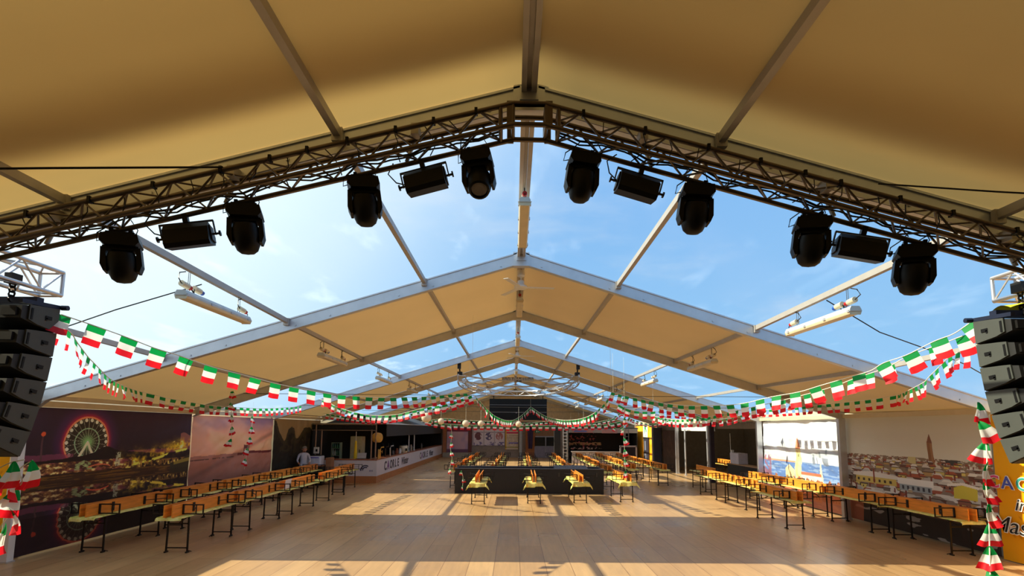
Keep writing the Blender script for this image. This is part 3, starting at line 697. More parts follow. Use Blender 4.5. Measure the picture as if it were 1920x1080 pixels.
for i, (X, l) in enumerate(((-3.62,'black wide flood light between the two leftmost moving heads'),(-1.14,'black wide flood light left of the ridge between moving heads'),(1.20,'black wide flood light right of the ridge between moving heads'),(3.51,'black wide flood light between the two rightmost moving heads'))):
    t = fl if i == 0 else dup(fl)
    t.location = (X, 4.85, TZ(X,ZB-0.02)-0.03); t['label'] = l; t.rotation_euler = (0.05, (-0.24 if X < 0 else 0.27), (0.22 if X < 0 else -0.2)*(1.2 if i in (0,3) else -0.3))

# side bracket trusses and line arrays
def box_truss(t, a, b, w=0.29, h=0.29, r=0.025, nseg=6, m=ALU_L):
    a, b = Vector(a), Vector(b); d = (b-a).normalized(); x = d.cross(Vector((0,0,1))).normalized()*(w/2); z = Vector((0,0,h/2))
    cs = [(-1,-1),(1,-1),(1,1),(-1,1)]
    mb = MB()
    for i, j in cs: mb.tube([a+x*i+z*j, b+x*i+z*j], r, 10)
    build(mb, 'chord', m, t, True)
    mb = MB(); L = (b-a).length
    for e in (a, b):
        for k in range(4):
            i, j = cs[k]; i2, j2 = cs[(k+1)%4]; mb.tube([e+x*i+z*j, e+x*i2+z*j2], r*0.8, 8)
    for k in range(4):
        i, j = cs[k]; i2, j2 = cs[(k+1)%4]
        for q in range(nseg):
            p0 = a.lerp(b, q/nseg); p1 = a.lerp(b, (q+1)/nseg)
            u, v_ = ((i,j),(i2,j2)) if q % 2 else ((i2,j2),(i,j))
            mb.tube([p0+x*u[0]+z*u[1], p1+x*v_[0]+z*v_[1]], r*0.42, 6)
    build(mb, 'lacing', m, t, True)
def array(s, Xi, Yf, word):
    Xc = Xi+s*0.35; ZS = 4.03 if s < 0 else 3.97
    bt = thing('bracket_truss', 'short silver box truss jutting out above the %s speakers' % word, 'truss', (s*6.0,5.0,4.4))
    box_truss(bt, (s*5.93,4.30,4.42), (s*5.93,5.82,4.40)); mb = MB(); mb.box((s*5.93,4.85,4.565),(0.42,0.14,0.05)); build(mb, 'fixing_plate', PURL, bt)
    r = thing('chain_shackle', 'steel chain and shackle holding the %s speaker column' % word, 'rigging', (Xc,Yf-0.25,4.25))
    mb = MB()
    for i in range(5):
        z = ZS+0.28-i*0.055; c = [(Xc+0.03*math.cos(a)*(1 if i%2 else 0.15), Yf-0.25+0.03*math.cos(a)*(0.15 if i%2 else 1), z+0.038*math.sin(a)) for a in [2*PI*q/10 for q in range(11)]]
        mb.tube(c, 0.010, 6)
    build(mb, 'chain', STEEL, r, True); mb = MB(); mb.box((Xc,Yf-0.25,4.32),(0.09,0.12,0.12)); build(mb, 'hoist_clamp', BLACKM, r)
    bp_ = thing('rigging_frame', 'dark flying bar on top of the %s speaker column' % word, 'rigging', (Xc,Yf-0.2,4.06))
    mb = MB()
    for dx in (-0.31, 0.31): mb.beam((Xc+dx,Yf+0.02,ZS+0.02),(Xc+dx,Yf-0.44,ZS-0.01),0.05,0.045)
    mb.beam((Xc-0.31,Yf-0.22,ZS+0.04),(Xc+0.31,Yf-0.22,ZS+0.04),0.08,0.08); mb.tube([(Xc-0.33*s,Yf+0.02,ZS+0.02),(Xc-0.33*s-0.07*s,Yf+0.03,ZS+0.02)],0.03,10); build(mb, 'flying_bar', mat('dark_blue_steel',(34,42,66),0.4,0.4), bp_)
    if s > 0:
        mb = MB(); mb.grid(lambda u,v: (Xc-0.18+0.36*u, Yf-0.30+0.22*v+0.03*math.sin(7*u), ZS+0.10+0.05*math.sin(3*v+2*u)+0.03*u), 10, 6); build(mb, 'lifting_strap', mat('yellow_webbing',(216,208,40),0.7), bp_, True)
    z = ZS; y = Yf; ang = 0.0
    for i in range(6):
        ang = math.radians([2,4,7,10,14,19][i])
        t = thing('line_array_speaker', 'black line array speaker box, %s from the top of the %s column' % (ORD[i] if i else 'first', word), 'speaker', (Xc,y,z), 0, 'line array boxes, %s column' % word)
        M = Matrix.Translation((Xc,y,z)) @ Matrix.Rotation(-ang, 4, 'X')
        D, H, Wd = 0.42, (0.29 if s < 0 else 0.28), 0.34
        poly = [(0.0,0.0),(0.0,-H),(-D*0.62,-H+0.035),(-D,-H+0.075),(-D,-0.075),(-D*0.62,-0.035)]
        g = mat('speaker_cabinet', (28,28,29), 0.6, 0, 0.06, 20)
        m1 = MB(); m1.prism(poly[::-1], -Wd+0.02, Wd-0.02, 'X'); m1.v = [tuple(M @ Vector(v)) for v in m1.v]; build(m1, 'cabinet', g, t)
        m1 = MB(); 
        for q in (-1, 1): m1.prism([(-0.004,-0.006),(-0.004,-H+0.006),(-D*0.60,-H+0.04),(-D*0.84,-H+0.075),(-D*0.84,-0.05),(-D*0.60,-0.035)][::-1], q*(Wd-0.02), q*Wd, 'X')
        m1.v = [tuple(M @ Vector(v)) for v in m1.v]; build(m1, 'side_panel', mat('speaker_side_panel', (64,67,64), 0.55, 0, 0.05), t)
        m1 = MB()
        for q in (-1, 1):
            m1.box((q*(Wd+0.002),-0.13,-H/2),(0.012,0.075,0.04)); m1.box((q*(Wd+0.002),-0.155,-H/2-0.02),(0.012,0.02,0.035))
        m1.v = [tuple(M @ Vector(v)) for v in m1.v]; build(m1, 'handle_recess', BLACK, t)
        m1 = MB()
        for q in (-1, 1): m1.box((q*(Wd+0.001),-D*0.77,-H/2),(0.01,0.022,0.13))
        m1.v = [tuple(M @ Vector(v)) for v in m1.v]; build(m1, 'rigging_slot', BLACK, t)
        m1 = MB(); m1.box((0,0.008,-H/2),(2*Wd-0.06,0.016,H-0.03)); m1.v = [tuple(M @ Vector(v)) for v in m1.v]; build(m1, 'front_grille', BLACKM, t)
        m1 = MB()
        for q in (-0.2,0.2): m1.box((q,-D-0.01,-H/2),(0.16,0.03,0.09))
        m1.v = [tuple(M @ Vector(v)) for v in m1.v]; build(m1, 'rear_grip', BLACKM, t)
        d = M @ Vector((0,0,-H-0.004)); y, z = d.y, d.z
array(-1, -5.55, 5.60, 'left'); array(1, 5.37, 5.70, 'right')
mb = MB(); mb.tube([(-3.1,4.6,5.26),(-4.3,4.05,4.93),(-5.63,3.4,4.53)], 0.010, 6); tag(build(mb, 'guy_cable', CABLE), 'dark cable running left under the roof to the lighting truss', 'cable')
mb = MB(); mb.tube([(3.5,4.6,5.12),(4.3,4.25,4.86),(5.29,3.78,4.54)], 0.008, 6); tag(build(mb, 'guy_cable', CABLE), 'thin dark cable running right under the roof from the truss', 'cable')

# fluorescent fittings under the purlins, and along the ridge
def fitting(L=1.7):
    t = thing('fluorescent_fitting', 'x', 'ceiling light', (0,0,0), 0, 'weatherproof fluorescent fittings')
    mb = MB(); mb.prism([(-0.085,0),(-0.085,0.03),(-0.06,0.075),(0.06,0.075),(0.085,0.03),(0.085,0)], -L/2, L/2); build(mb, 'housing', mat('fitting_grey',(190,196,198),0.4), t)
    mb = MB(); mb.prism([(-0.088,0.0),(-0.07,-0.045),(0.07,-0.045),(0.088,0.0)][::-1], -L/2+0.01, L/2-0.01); build(mb, 'diffuser', CREAM, t, bevel=0.01)
    mb = MB()
    for y in (-0.5*L, -0.16*L, 0.16*L, 0.46*L): mb.box((0.088,y*0.96,0.005),(0.014,0.05,0.035)); mb.box((-0.088,y*0.96,0.005),(0.014,0.05,0.035))
    build(mb, 'clip', ALU, t)
    mb = MB()
    for y in (-0.42*L, -0.40*L, 0.33*L, 0.36*L): mb.tube([(0,y,0.07),(0.0,y,0.37)], 0.004, 5)
    build(mb, 'hanging_wire', WIRE, t)
    mb = MB()
    for y, c in ((-0.46*L,0),(-0.30*L,1),(0.40*L,0)):
        mb.tube([(0.0,y-0.07,0.17),(0,y+0.07,0.16)], 0.045, 10, mi=0); mb.tube([(0,y+0.07,0.16),(0,y+0.13,0.15)], 0.036, 10, mi=1+c)
    build(mb, 'plug_connector', [CREAM, REDC, BLUEC], t, True)
    mb = MB()
    for y in (-0.46*L, 0.40*L): mb.tube([(0,y-0.07,0.17),(0.02,y-0.16,0.22),(0.0,y-0.12,0.31),(0,y,0.36)], 0.008, 6); mb.tube([(0,y+0.13,0.15),(0,y+0.19,0.12),(0,y+0.17,0.07)], 0.008, 6)
    mb.tube([(0,-0.46*L+0.13,0.15),(0.03,-0.36*L,0.08),(0,-0.30*L-0.07,0.16)], 0.008, 6); build(mb, 'cable', CABLE, t, True)
    return t
ft = fitting(); first = True
for k in range(1, 8):
    yc = FY(k)+2.6
    for s, wd in ((-1,'left'),(1,'right')):
        X = s*4.89; tt = (yc-FY(k))/5; z = RZ(k,X)*(1-tt)+RZ(k+1,X)*tt-0.09-0.37
        t = ft if first else dup(ft); first = False
        t.location = (X,yc+(0.0 if s < 0 else 0.3),z); t['label'] = 'fluorescent fitting hanging under the %s purlin, %s one from the front' % (wd, ORD[k-1])
for k in range(1, 8):
    yc = FY(k)+((2.7 if k == 1 else 2.85) if k % 2 else 2.95); tt = (yc-FY(k))/5; z = RZ(k,0)*(1-tt)+RZ(k+1,0)*tt-0.37-0.09+(0.06 if k == 1 else 0)
    t = dup(ft, (0,yc,z), PI, 'fluorescent fitting hanging under the ridge, %s one from the front' % ORD[k-1])
def fan(Y, i):
    zt = RZ(2,0)-0.24
    t = thing('ceiling_fan', 'white ceiling fan under the ridge, %s from the front' % ORD[i], 'fan', (0,Y,zt), 0, 'ridge fans')
    M = Matrix.Translation((0,Y,zt))
    mb = MB(); mb.lathe([(0.075,0),(0.085,-0.03),(0.085,-0.12),(0.05,-0.15),(0,-0.15)], M, 16); build(mb, 'canopy', WHITE, t, True)
    mb = MB(); mb.tube([(0,Y,zt-0.14),(0,Y,zt-0.24)], 0.014, 8); build(mb, 'rod', WHITE, t)
    mb = MB(); mb.lathe([(0.04,-0.22),(0.075,-0.24),(0.08,-0.32),(0.14,-0.36),(0.155,-0.39),(0.12,-0.41),(0,-0.42)], M, 20); build(mb, 'motor', WHITE, t, True)
    for a in (4, 124, 244):
        a = math.radians(a); d = Vector((math.cos(a),math.sin(a),0)); mb = MB(); mb.beam(Vector((0,Y,zt-0.385))+d*0.1, Vector((0,Y,zt-0.39))+d*0.74, 0.11, 0.008); build(mb, 'blade', WHITE, t)
for i, Y in enumerate((10.35, 20.35, 30.35)): fan(Y, i)

# wires across the tent
for y, z, l in ((14.78,3.67,'steel wire stretched across the tent at the third arch'),(19.8,3.55,'steel wire stretched across the tent at the fourth arch'),(27.0,3.62,'steel wire stretched across the tent between the fifth and sixth arch'),(30.03,3.72,'steel wire stretched across the tent at the sixth arch')):
    mb = MB(); xe = (6.36-z)/0.3147-0.05; mb.tube([(-xe,y,z+0.01),(-4,y,z),(0,y,z-0.02),(4,y,z),(xe,y,z+0.01)], 0.008, 5); tag(build(mb, 'tension_wire', WIRE), l, 'wire')
mb = MB(); mb.tube([(-4.9,7.1,4.80),(-6.0,6.9,4.35),(-7.1,7.0,4.0),(-8.1,7.4,3.82),(-9.6,8.7,3.42)], 0.009, 5); tag(build(mb, 'bracing_cable', CABLE), 'slack thin cable behind the left fluorescent fitting in the first clear bay', 'cable')
mb = MB(); mb.tube([(4.9,7.6,4.75),(5.8,7.7,4.25),(6.8,7.9,3.98),(7.8,8.4,3.83),(9.5,9.2,3.38)], 0.009, 5); tag(build(mb, 'bracing_cable', CABLE), 'slack thin cable behind the right fluorescent fitting in the first clear bay', 'cable')

# hanging oval ring truss
rt = thing('ring_truss', 'oval truss ring hanging from chains under the roof at mid hall', 'truss', (0,25,4.9))
U0 = [(-2.50,20.1),(-2.62,21.6),(-2.60,23.4),(-2.35,25.4),(-1.75,27.4),(-0.9,28.5),(0.06,28.8),(1.02,28.5),(1.87,27.4),(2.47,25.4),(2.72,23.4),(2.74,21.6),(2.62,20.1)]
def inner(x, y): return (0.06+(x-0.06)*0.88, 20.1+(y-20.1)*0.955)
for dz in (0.0, 0.26):
    mb = MB(); mb.tube([(x,y,4.60+dz) for x,y in U0], 0.03, 8); build(mb, 'outer_chord', ALU, rt, True)
    mb = MB(); mb.tube([(*inner(x,y),4.60+dz) for x,y in U0], 0.03, 8); build(mb, 'inner_chord', ALU, rt, True)
mb = MB()
for i in range(len(U0)-1):
    a = Vector((*U0[i],4.60)); c = Vector((*U0[i+1],4.60)); m = (a+c)/2; ai = Vector((*inner(a.x,a.y),4.60)); up = Vector((0,0,0.26))
    for p_, q_ in ((a,m+up),(m+up,c),(a,ai),(a+up,ai+up),(a,a+up),(a+up,Vector((*inner(m.x,m.y),4.86)))): mb.tube([p_, q_], 0.013, 6)
build(mb, 'lacing', ALU, rt, True)
CR = [(-2.5,20.2),(-1.7,21.6),(-0.8,22.6),(0.06,23.0),(0.9,22.6),(1.8,21.6),(2.62,20.2)]
for z in (4.92, 4.66):
    mb = MB(); mb.tube([(x,y,z) for x,y in CR], 0.032, 8); build(mb, 'cross_chord', ALU, rt, True)
mb = MB()
for i in range(6):
    mb.tube([(*CR[i],4.92 if i%2 else 4.66),(*CR[i+1],4.66 if i%2 else 4.92)], 0.013, 6)
build(mb, 'cross_lacing', ALU, rt, True)
for sx in (-1, 1):
    mb = MB(); mb.tube([(0.06+sx*2.5,20.4,4.9),(0.06+sx*2.5,19.95,5.55)], 0.03, 6); mb.box((0.06+sx*2.5,20.05,5.3),(0.14,0.12,0.3)); mb.box((0.06+sx*2.5,20.35,4.98),(0.2,0.25,0.14)); build(mb, 'hoist', STEEL, rt)
mb = MB(); mb.box((0.05,22.9,5.0),(1.5,0.02,0.20)); 
lp = build(mb, 'light_strip', mat('dark_strip',(60,52,46),0.6), rt)
mb = MB(); r = random.Random(3)
for i in range(22): mb.box((0.05-0.7+i*0.067,22.87,5.0+0.02*(r.random()-0.5)),(0.035,0.02,0.10+0.08*r.random()))
build(mb, 'light_cluster', WHITE, lp)
# ------------------------------------------------------------------ beer tables with cloths and upturned benches
def make_table():
    t = thing('beer_table', 'x', 'table', (0,0,0), 0, 'folding beer tables')
    mb = MB(); mb.box((0,0,0.762),(0.50,2.2,0.026)); build(mb, 'tabletop', ORANGE2, t, bevel=0.004)
    for s in (-1, 1):
        mb = MB(); y = s*0.79
        for x in (-0.225, 0.225):
            mb.beam((x*0.95,y,0.745),(x,y,0.03),0.032,0.022); mb.box((x,y,0.015),(0.035,0.09,0.03))
            mb.beam((x,y,0.05),(x+0.02*(1 if x>0 else -1),y-s*0.10,0.005),0.015,0.015)
        mb.beam((-0.225,y,0.10),(0.225,y,0.10),0.022,0.022); mb.beam((-0.22,y,0.60),(0.22,y,0.60),0.022,0.022)
        mb.beam((-0.21,y,0.735),(0.21,y,0.735),0.03,0.022); mb.beam((0,y,0.60),(0,s*0.35,0.745),0.018,0.018)
        build(mb, 'leg_frame', STEEL, t)
    return t
def make_bench():
    t = thing('beer_bench', 'x', 'bench', (0,0,0), 0, 'upturned benches on the tables')
    mb = MB(); mb.box((0,0,0.125),(0.027,2.2,0.25)); build(mb, 'seat_board', ORANGE, t, bevel=0.004)
    for s in (-1, 1):
        mb = MB(); y = s*0.80
        for z in (0.03, 0.22): mb.beam((0.014,y,z),(0.45,y,z),0.020,0.024)
        mb.beam((0.45,y,0.02),(0.45,y,0.235),0.022,0.022); mb.beam((0.30,y,0.03),(0.30,y,0.22),0.018,0.018); mb.beam((0.03,y,0.03),(0.03,y,0.22),0.03,0.03)
        mb.beam((0.30,y,0.125),(0.03,s*0.45,0.125),0.015,0.015); mb.box((0.02,s*0.45,0.125),(0.02,0.06,0.19))
        build(mb, 'leg_frame', STEEL, t)
    return t
cm = bpy.data.materials.new('table_cover_paper'); N = NT(cm)
t_ = N.n('ShaderNodeTexCoord'); no = N.n('ShaderNodeTexNoise'); no.inputs['Scale'].default_value = 7; no.inputs['Detail'].default_value = 3; N.l(t_.outputs['Object'], no.inputs['Vector'])
cr = N.n('ShaderNodeValToRGB'); N.l(no.outputs[0], cr.inputs[0])
els = cr.color_ramp.elements; els[0].position = 0.30; els[0].color = (*lin((120,150,60)),1); els[1].position = 0.78; els[1].color = (*lin((226,150,60)),1)
for p, c in ((0.42,(206,200,96)),(0.55,(228,220,140)),(0.66,(222,196,90))):
    e = els.new(p); e.color = (*lin(c),1)
b = N.n('ShaderNodeBsdfPrincipled'); b.inputs['Roughness'].default_value = 0.6; N.l(cr.outputs[0], b.inputs['Base Color']); N.l(b.outputs[0], N.out.inputs[0])
def cloth_mesh(seed, big=False):
    r = random.Random(seed); hx, hy = 0.262, 1.112; ox, oy = (0.012+0.012*r.random(), 0.03+0.05*r.random()) if not big else (0.11,0.16); sk = 0.05*(r.random()-0.5)
    mb = MB()
    def fn(u, v):
        px = (u*2-1)*(hx+ox); py = (v*2-1)*(hy+oy)
        dx = max(0, abs(px)-hx); dy = max(0, abs(py)-hy); sx = 1 if px > 0 else -1; sy = 1 if py > 0 else -1
        x = max(-hx, min(hx, px)); y = max(-hy, min(hy, py)); z = 0.003
        if dx > 0: x = sx*(hx+0.010+0.012*math.sin(py*13+seed)*dx/ox); z -= dx
        if dy > 0: y = sy*(hy+0.010+0.02*math.sin(px*17+seed)*dy/oy); z -= dy*(1+sk*sx*8)
        if big and dy > 0: x += 0.10*dy/oy*(px/hx)
        return (x, y, z)
    mb.grid(fn, 22, 52); me = mb.mesh('tablecloth', cm, True); return me
CL = [cloth_mesh(i) for i in range(4)]; CLB = [cloth_mesh(i+7, True) for i in range(3)]
T0 = make_table(); B0 = make_bench(); usedT = [False]; usedB = [False]
def place(X, Y, row, i, last=False, rz=0.0, bench=2, cloth=True, off=0.0):
    o_ = (ORD[i] if not last else 'last')
    rowt = row
    t = T0 if not usedT[0] else dup(T0); usedT[0] = True
    t.location = (X,Y,0); t.rotation_euler = (0,0,rz); t['label'] = 'folding beer table with black steel legs, %s in %s' % (o_, rowt)
    t['group'] = 'beer tables, '+row
    z = 0.775
    if cloth:
        c = bpy.data.objects.new('tablecloth', CLB[i%3] if 'front centre' in row else CL[(i*3+len(row)+int(X*7)) % 4]); COL.objects.link(c); c.location = (X,Y,z+0.0005); c.rotation_euler = (0,0,rz)
        tag(c, 'yellow green paper cover lying on the %s table in %s' % (o_, rowt), 'tablecloth', 'table covers, '+row)
    r = random.Random(int(X*100)+int(Y*37))
    for s in ((-1,1) if bench == 2 else (bench,)):
        b_ = B0 if not usedB[0] else dup(B0); usedB[0] = True
        dx = s*(0.055+0.03*r.random())+off; dy = (r.random()-0.5)*0.14
        p = Matrix.Rotation(rz,3,'Z') @ Vector((dx,dy,0))
        b_.location = (X+p.x,Y+p.y,z+0.005); b_.rotation_euler = (0,0,rz+(0 if s > 0 else PI)+(r.random()-0.5)*0.02)
        b_['label'] = 'orange bench on its side, %s one on %s table of %s' % ('right' if s > 0 else 'left', o_, row); b_['group'] = 'upturned benches, '+row
for i, (x, y) in enumerate([(-7.24,11.23),(-7.17,13.50),(-7.12,15.78),(-7.08,18.62),(-7.45,21.1)]): place(x, y, 'left inner row', i, rz=0.0 if i < 4 else 0.02)
for i, (x, y) in enumerate([(-9.0,11.2),(-8.98,13.6),(-8.98,16.0),(-9.0,18.4),(-9.0,20.8)]): place(x, y, 'left wall row', i)
for i, (x, y) in enumerate([(7.53,14.2),(7.87,17.2),(7.87,19.55),(8.45,22.0)]): place(x, y, 'right inner row', i, rz=(0,0,0,-0.02)[i], bench=(2,2,2,1)[i])
for i, (x, y) in enumerate([(9.55,11.5),(9.50,13.75),(9.42,16.1),(9.35,18.4)]): place(x, y, 'right wall row', i)
for i, (x, y, a) in enumerate([(-1.38,18.1,0.0),(0.62,18.3,-0.01),(2.28,18.5,0.01),(4.02,18.8,0.02)]): place(x, y, 'front centre row', i, rz=a, off=(0.0,0,0,0.02)[i])
cols_ = [(-2.75,0.02,'leftmost file of centre tables'),(-1.05,0.0,'second file of centre tables'),(0.62,0.0,'middle file of centre tables'),(2.45,0.0,'fourth file of centre tables'),(4.15,0.0,'fifth file of centre tables'),(5.6,0,'sixth file of centre tables'),(7.05,0,'rightmost file of centre tables')]
for j, (x, a, nm) in enumerate(cols_):
    for i, y in enumerate([22.8,26.0,29.3,33.0] if j < 5 else [24.2,27.2,30.2,33.4]):
        place(x+0.06*i, y+0.15*(j % 2), nm, i, rz=0.0)
for o, w in ((T0,0),(B0,0)): pass
# ------------------------------------------------------------------ black centre counter
BLK = mat('counter_black_board', (30,27,28), 0.75, 0, 0.08)
t = thing('counter', 'long black boarded counter in the middle of the hall', 'counter', (0.52,20.6,0))
mb = MB(); mb.box((0.52,20.12,0.50),(6.12,0.05,1.0)); build(mb, 'front_panel', BLK, t)
mb = MB(); mb.box((0.52,21.15,0.50),(6.12,0.05,1.0)); build(mb, 'rear_panel', BLK, t)
for s in (-1, 1):
    mb = MB(); mb.box((0.52+s*3.04,20.63,0.50),(0.05,0.98,1.0)); build(mb, 'end_panel', BLK, t)
mb = MB(); mb.box((0.52,20.14,1.015),(6.18,0.12,0.03)); mb.box((0.52,21.14,1.015),(6.18,0.12,0.03)); build(mb, 'rim', mat('grey_blue_rim',(92,96,112),0.4,0.2), t)
mb = MB(); mb.box((0.52,20.63,0.90),(6.0,0.95,0.02)); build(mb, 'worktop', mat('navy_top',(26,30,48),0.4), t)
mb = MB()
for x in (-1.9,1.75,3.3): mb.box((x,20.09,0.78),(0.03,0.012,0.16)); 
build(mb, 'handle', mat('dull_steel',(80,78,80),0.4,0.6), t)
t2 = thing('mixing_desk', 'dark sloped control desk lying on the right part of the counter', 'desk', (2.2,20.65,0.91))
mb = MB(); mb.prism([(20.35,0.91),(21.0,0.91),(21.0,1.10),(20.35,0.98)], 1.6, 3.0, 'X'); build(mb, 'desk_body', mat('desk_grey',(74,74,84),0.5), t2)
mb = MB()
for i in range(18):
    for j in range(4): mb.box((1.68+i*0.073,20.42+j*0.15,1.0+j*0.029),(0.02,0.05,0.02))
build(mb, 'fader', mat('fader_grey',(140,140,150),0.5), t2)

# ------------------------------------------------------------------ bar on the left
BW = mat('bar_white_print', (206,198,204), 0.5, 0, 0.03); BWOOD = wood_mat('bar_wood', (176,112,64), 0.45)
t = thing('bar_counter', 'L-shaped bar with white printed front panels and wooden plinth', 'bar', (-6.75,23.5,0))
mb = MB(); mb.box((-6.79,34.15,0.165),(0.10,21.3,0.33)); mb.box((-8.2,23.56,0.165),(2.75,0.10,0.33)); build(mb, 'plinth', BWOOD, t)
mb = MB(); mb.box((-6.765,34.15,0.71),(0.05,21.3,0.76)); build(mb, 'long_front', BW, t); lf = t.children[-1]
mb = MB(); mb.box((-8.2,23.53,0.71),(2.83,0.05,0.76)); build(mb, 'short_front', BW, t)
mb = MB(); mb.box((-7.0,34.12,1.11),(0.55,21.3,0.045)); mb.box((-8.2,23.72,1.11),(2.85,0.48,0.045)); build(mb, 'bar_top', wood_mat('bar_top_wood',(150,88,62),0.35), t)
LET = [mat('ink_dark',(60,52,60)), mat('ink_magenta',(206,60,120)), mat('ink_violet',(120,60,130))]
for y0 in (24.9, 34.3):
    yy = y0
    for i, ch in enumerate('CAORLE'):
        text_obj('bar_letter', ch, 0.62, plane_M((-6.735, yy, 0.50), (0,1,0), (0,0,1)), LET[0] if i not in (1,) else LET[2], t, bold=0.018); yy += 0.56
    text_obj('bar_lettering', 'Winter', 0.62, plane_M((-6.735, yy+0.35, 0.50), (0,1,0), (0,0,1)), LET[0], t, shear=0.25, bold=0.010)
mb = MB()
for rr_, tk in ((0.22,0.026),(0.13,0.022)):
    mb.tube([(-7.28+rr_*math.cos(a),23.49,0.62+rr_*math.sin(a)) for a in [PI*0.30+PI*0.75*q/12 for q in range(13)]], tk, 6)
build(mb, 'logo_arc', mat('logo_navy',(36,44,86),0.5), t)
text_obj('logo_text', 'evs', 0.15, plane_M((-7.1, 23.495, 0.55), (1,0,0), (0,0,1)), mat('logo_blue',(90,96,150),0.5), t)
# back of the bar: black lining and pitched black canopy
lin_ = thing('bar_canopy', 'black canopy roof and backcloth over the bar', 'canopy', (-8.4,34,0))
BC = mat('black_canvas', (17,16,17), 0.85, 0, 0.15)
mb = MB(); mb.box((-9.95,34.2,1.42),(0.04,21.3,2.84)); build(mb, 'backcloth', BC, lin_)
mb = MB(); mb.prism([(-9.95,2.84),(-6.75,2.84),(-6.75,2.88),(-8.35,3.42),(-9.95,2.88)], 25.2, 44.7); build(mb, 'roof', mat('canopy_black_top',(46,46,50),0.7), lin_)
mb = MB(); mb.box((-6.75,34.9,2.52),(0.03,19.5,0.62)); build(mb, 'valance', mat('canopy_valance',(34,32,33),0.8), lin_)
mb = MB(); mb.box((-8.35,44.6,1.42),(3.2,0.04,2.84)); build(mb, 'end_cloth', BC, lin_)
mb = MB(); mb.tube([(-6.73,25.0,2.86),(-6.73,44.6,2.86)], 0.03, 8); mb.tube([(-10,24.4,2.86),(-6.75,24.4,2.86)],0.02,8); build(mb, 'eaves_tube', ALU, lin_, True)
tt = thing('bar_truss', 'low dark truss across the short side of the bar', 'truss', (-8.3,23.5,2.6))
mb = MB(); mb.tube([(-9.95,23.5,2.80),(-6.8,23.5,2.80)], 0.025, 8); mb.tube([(-9.95,23.5,2.52),(-6.8,23.5,2.52)], 0.022, 8); build(mb, 'chord', mat('dull_alu',(128,112,104),0.4,0.5), tt, True)
mb = MB()
for i in range(10): mb.tube([(-9.9+i*0.31,23.5,2.80 if i%2 else 2.52),(-9.9+(i+1)*0.31,23.5,2.52 if i%2 else 2.80)], 0.012, 6)
mb.box((-8.4,23.52,2.66),(3.0,0.02,0.20)); build(mb, 'lacing', BC, tt)
POST = mat('post_bronze', (150,126,110), 0.4, 0.5)
def post(x, y, z0, z1, lab, r=0.035, m=POST, base=True):
    o = thing('support_post', lab, 'post', (x,y,z0)); mb = MB(); mb.tube([(x,y,z0),(x,y,z1)], r, 10); build(mb, 'shaft', m, o, True)
    mb = MB(); mb.box((x,y,z0+0.01),(r*4,r*4,0.02)); build(mb, 'foot_plate', m, o); return o
post(-7.07,23.62,1.135,2.80,'slim post on the bar corner, left of the pair')
post(-6.86,23.62,1.135,2.80,'slim post on the bar corner, right of the pair')
post(-9.75,23.5,0,2.80,'bronze post where the silhouette banner meets the bar, left one')
post(-9.55,23.7,0,2.80,'bronze post where the silhouette banner meets the bar, right one')
post(-6.95,31.5,1.135,2.3,'white post on the far bar, left of the pair',0.04,WHITE)
post(-6.95,33.2,1.135,2.3,'white post on the far bar, right of the pair',0.04,WHITE)
# things in and on the bar
t = thing('paper_lantern', 'round yellow drum lamp on the bar corner post', 'lamp', (-6.85,23.85,2.05))
M = Matrix.Translation((-6.85,23.85,2.17)) @ Matrix.Rotation(PI/2, 4, 'Y') @ Matrix.Rotation(0.5, 4, 'X')
mb = MB(); mb.lathe([(0,-0.20),(0.15,-0.2),(0.235,-0.14),(0.25,0.0),(0.235,0.14),(0.15,0.2),(0,0.2)], M, 20); build(mb, 'shade', mat('lantern_yellow',(222,176,84),0.6,trans=0.2), t, True)
mb = MB(); mb.tube([(-6.85,23.80,2.0),(-6.85,23.66,1.95)],0.015,6); build(mb, 'arm', BLACKM, t)
t = thing('beer_tap', 'brass beer tap column on the bar corner', 'beer tap', (-6.80,23.95,1.135))
mb = MB(); mb.tube([(-6.80,23.95,1.135),(-6.80,23.95,1.6)],0.06,10,r2=0.035); build(mb, 'column', mat('brass',(196,160,96),0.3,0.7), t, True); mb = MB(); mb.tube([(-6.8,23.95,1.5),(-6.62,23.95,1.48)],0.015,8); mb.tube([(-6.62,23.95,1.55),(-6.62,23.95,1.4)],0.012,8); build(mb, 'spout', mat('brass',(196,160,96)), t)
for i, (y, c, nm) in enumerate([(24.6,(220,180,90),'golden'),(25.6,(40,36,38),'black'),(26.6,(190,190,196),'chrome')]):
    m_ = mat('tap_'+nm, c, 0.3, 0.5)
    t = thing('beer_tap', '%s beer tap tower standing on the long bar top' % nm, 'beer tap', (-6.9,y,1.135), 0, 'taps on the long bar top')
    mb = MB(); mb.tube([(-6.9,y,1.135),(-6.9,y,1.55),(-6.86,y+0.05,1.66),(-6.75,y+0.12,1.68)], 0.035, 8); build(mb, 'tower', m_, t, True)
    mb = MB(); mb.tube([(-6.75,y+0.12,1.68),(-6.72,y+0.13,1.5)], 0.014, 6); mb.tube([(-6.76,y+0.12,1.68),(-6.80,y+0.12,1.85)], 0.018, 6); build(mb, 'lever', BLACK, t)
t = thing('closed_parasol', 'narrow bright yellow folded parasol behind the short bar', 'parasol', (-8.05,24.3,0))
mb = MB(); mb.lathe([(0.02,2.0),(0.045,1.95),(0.06,1.75),(0.08,1.3),(0.10,1.05),(0.05,1.03)], Matrix.Translation((-8.05,24.3,0)), 10); build(mb, 'canopy', mat('parasol_yellow',(240,206,20),0.5), t, True)
mb = MB(); mb.tube([(-8.05,24.3,0),(-8.05,24.3,2.45)],0.015,6); build(mb, 'pole', WHITE, t)
t = thing('fridge', 'tall pale green fridge standing inside the dark bar', 'fridge', (-8.5,26.0,0))
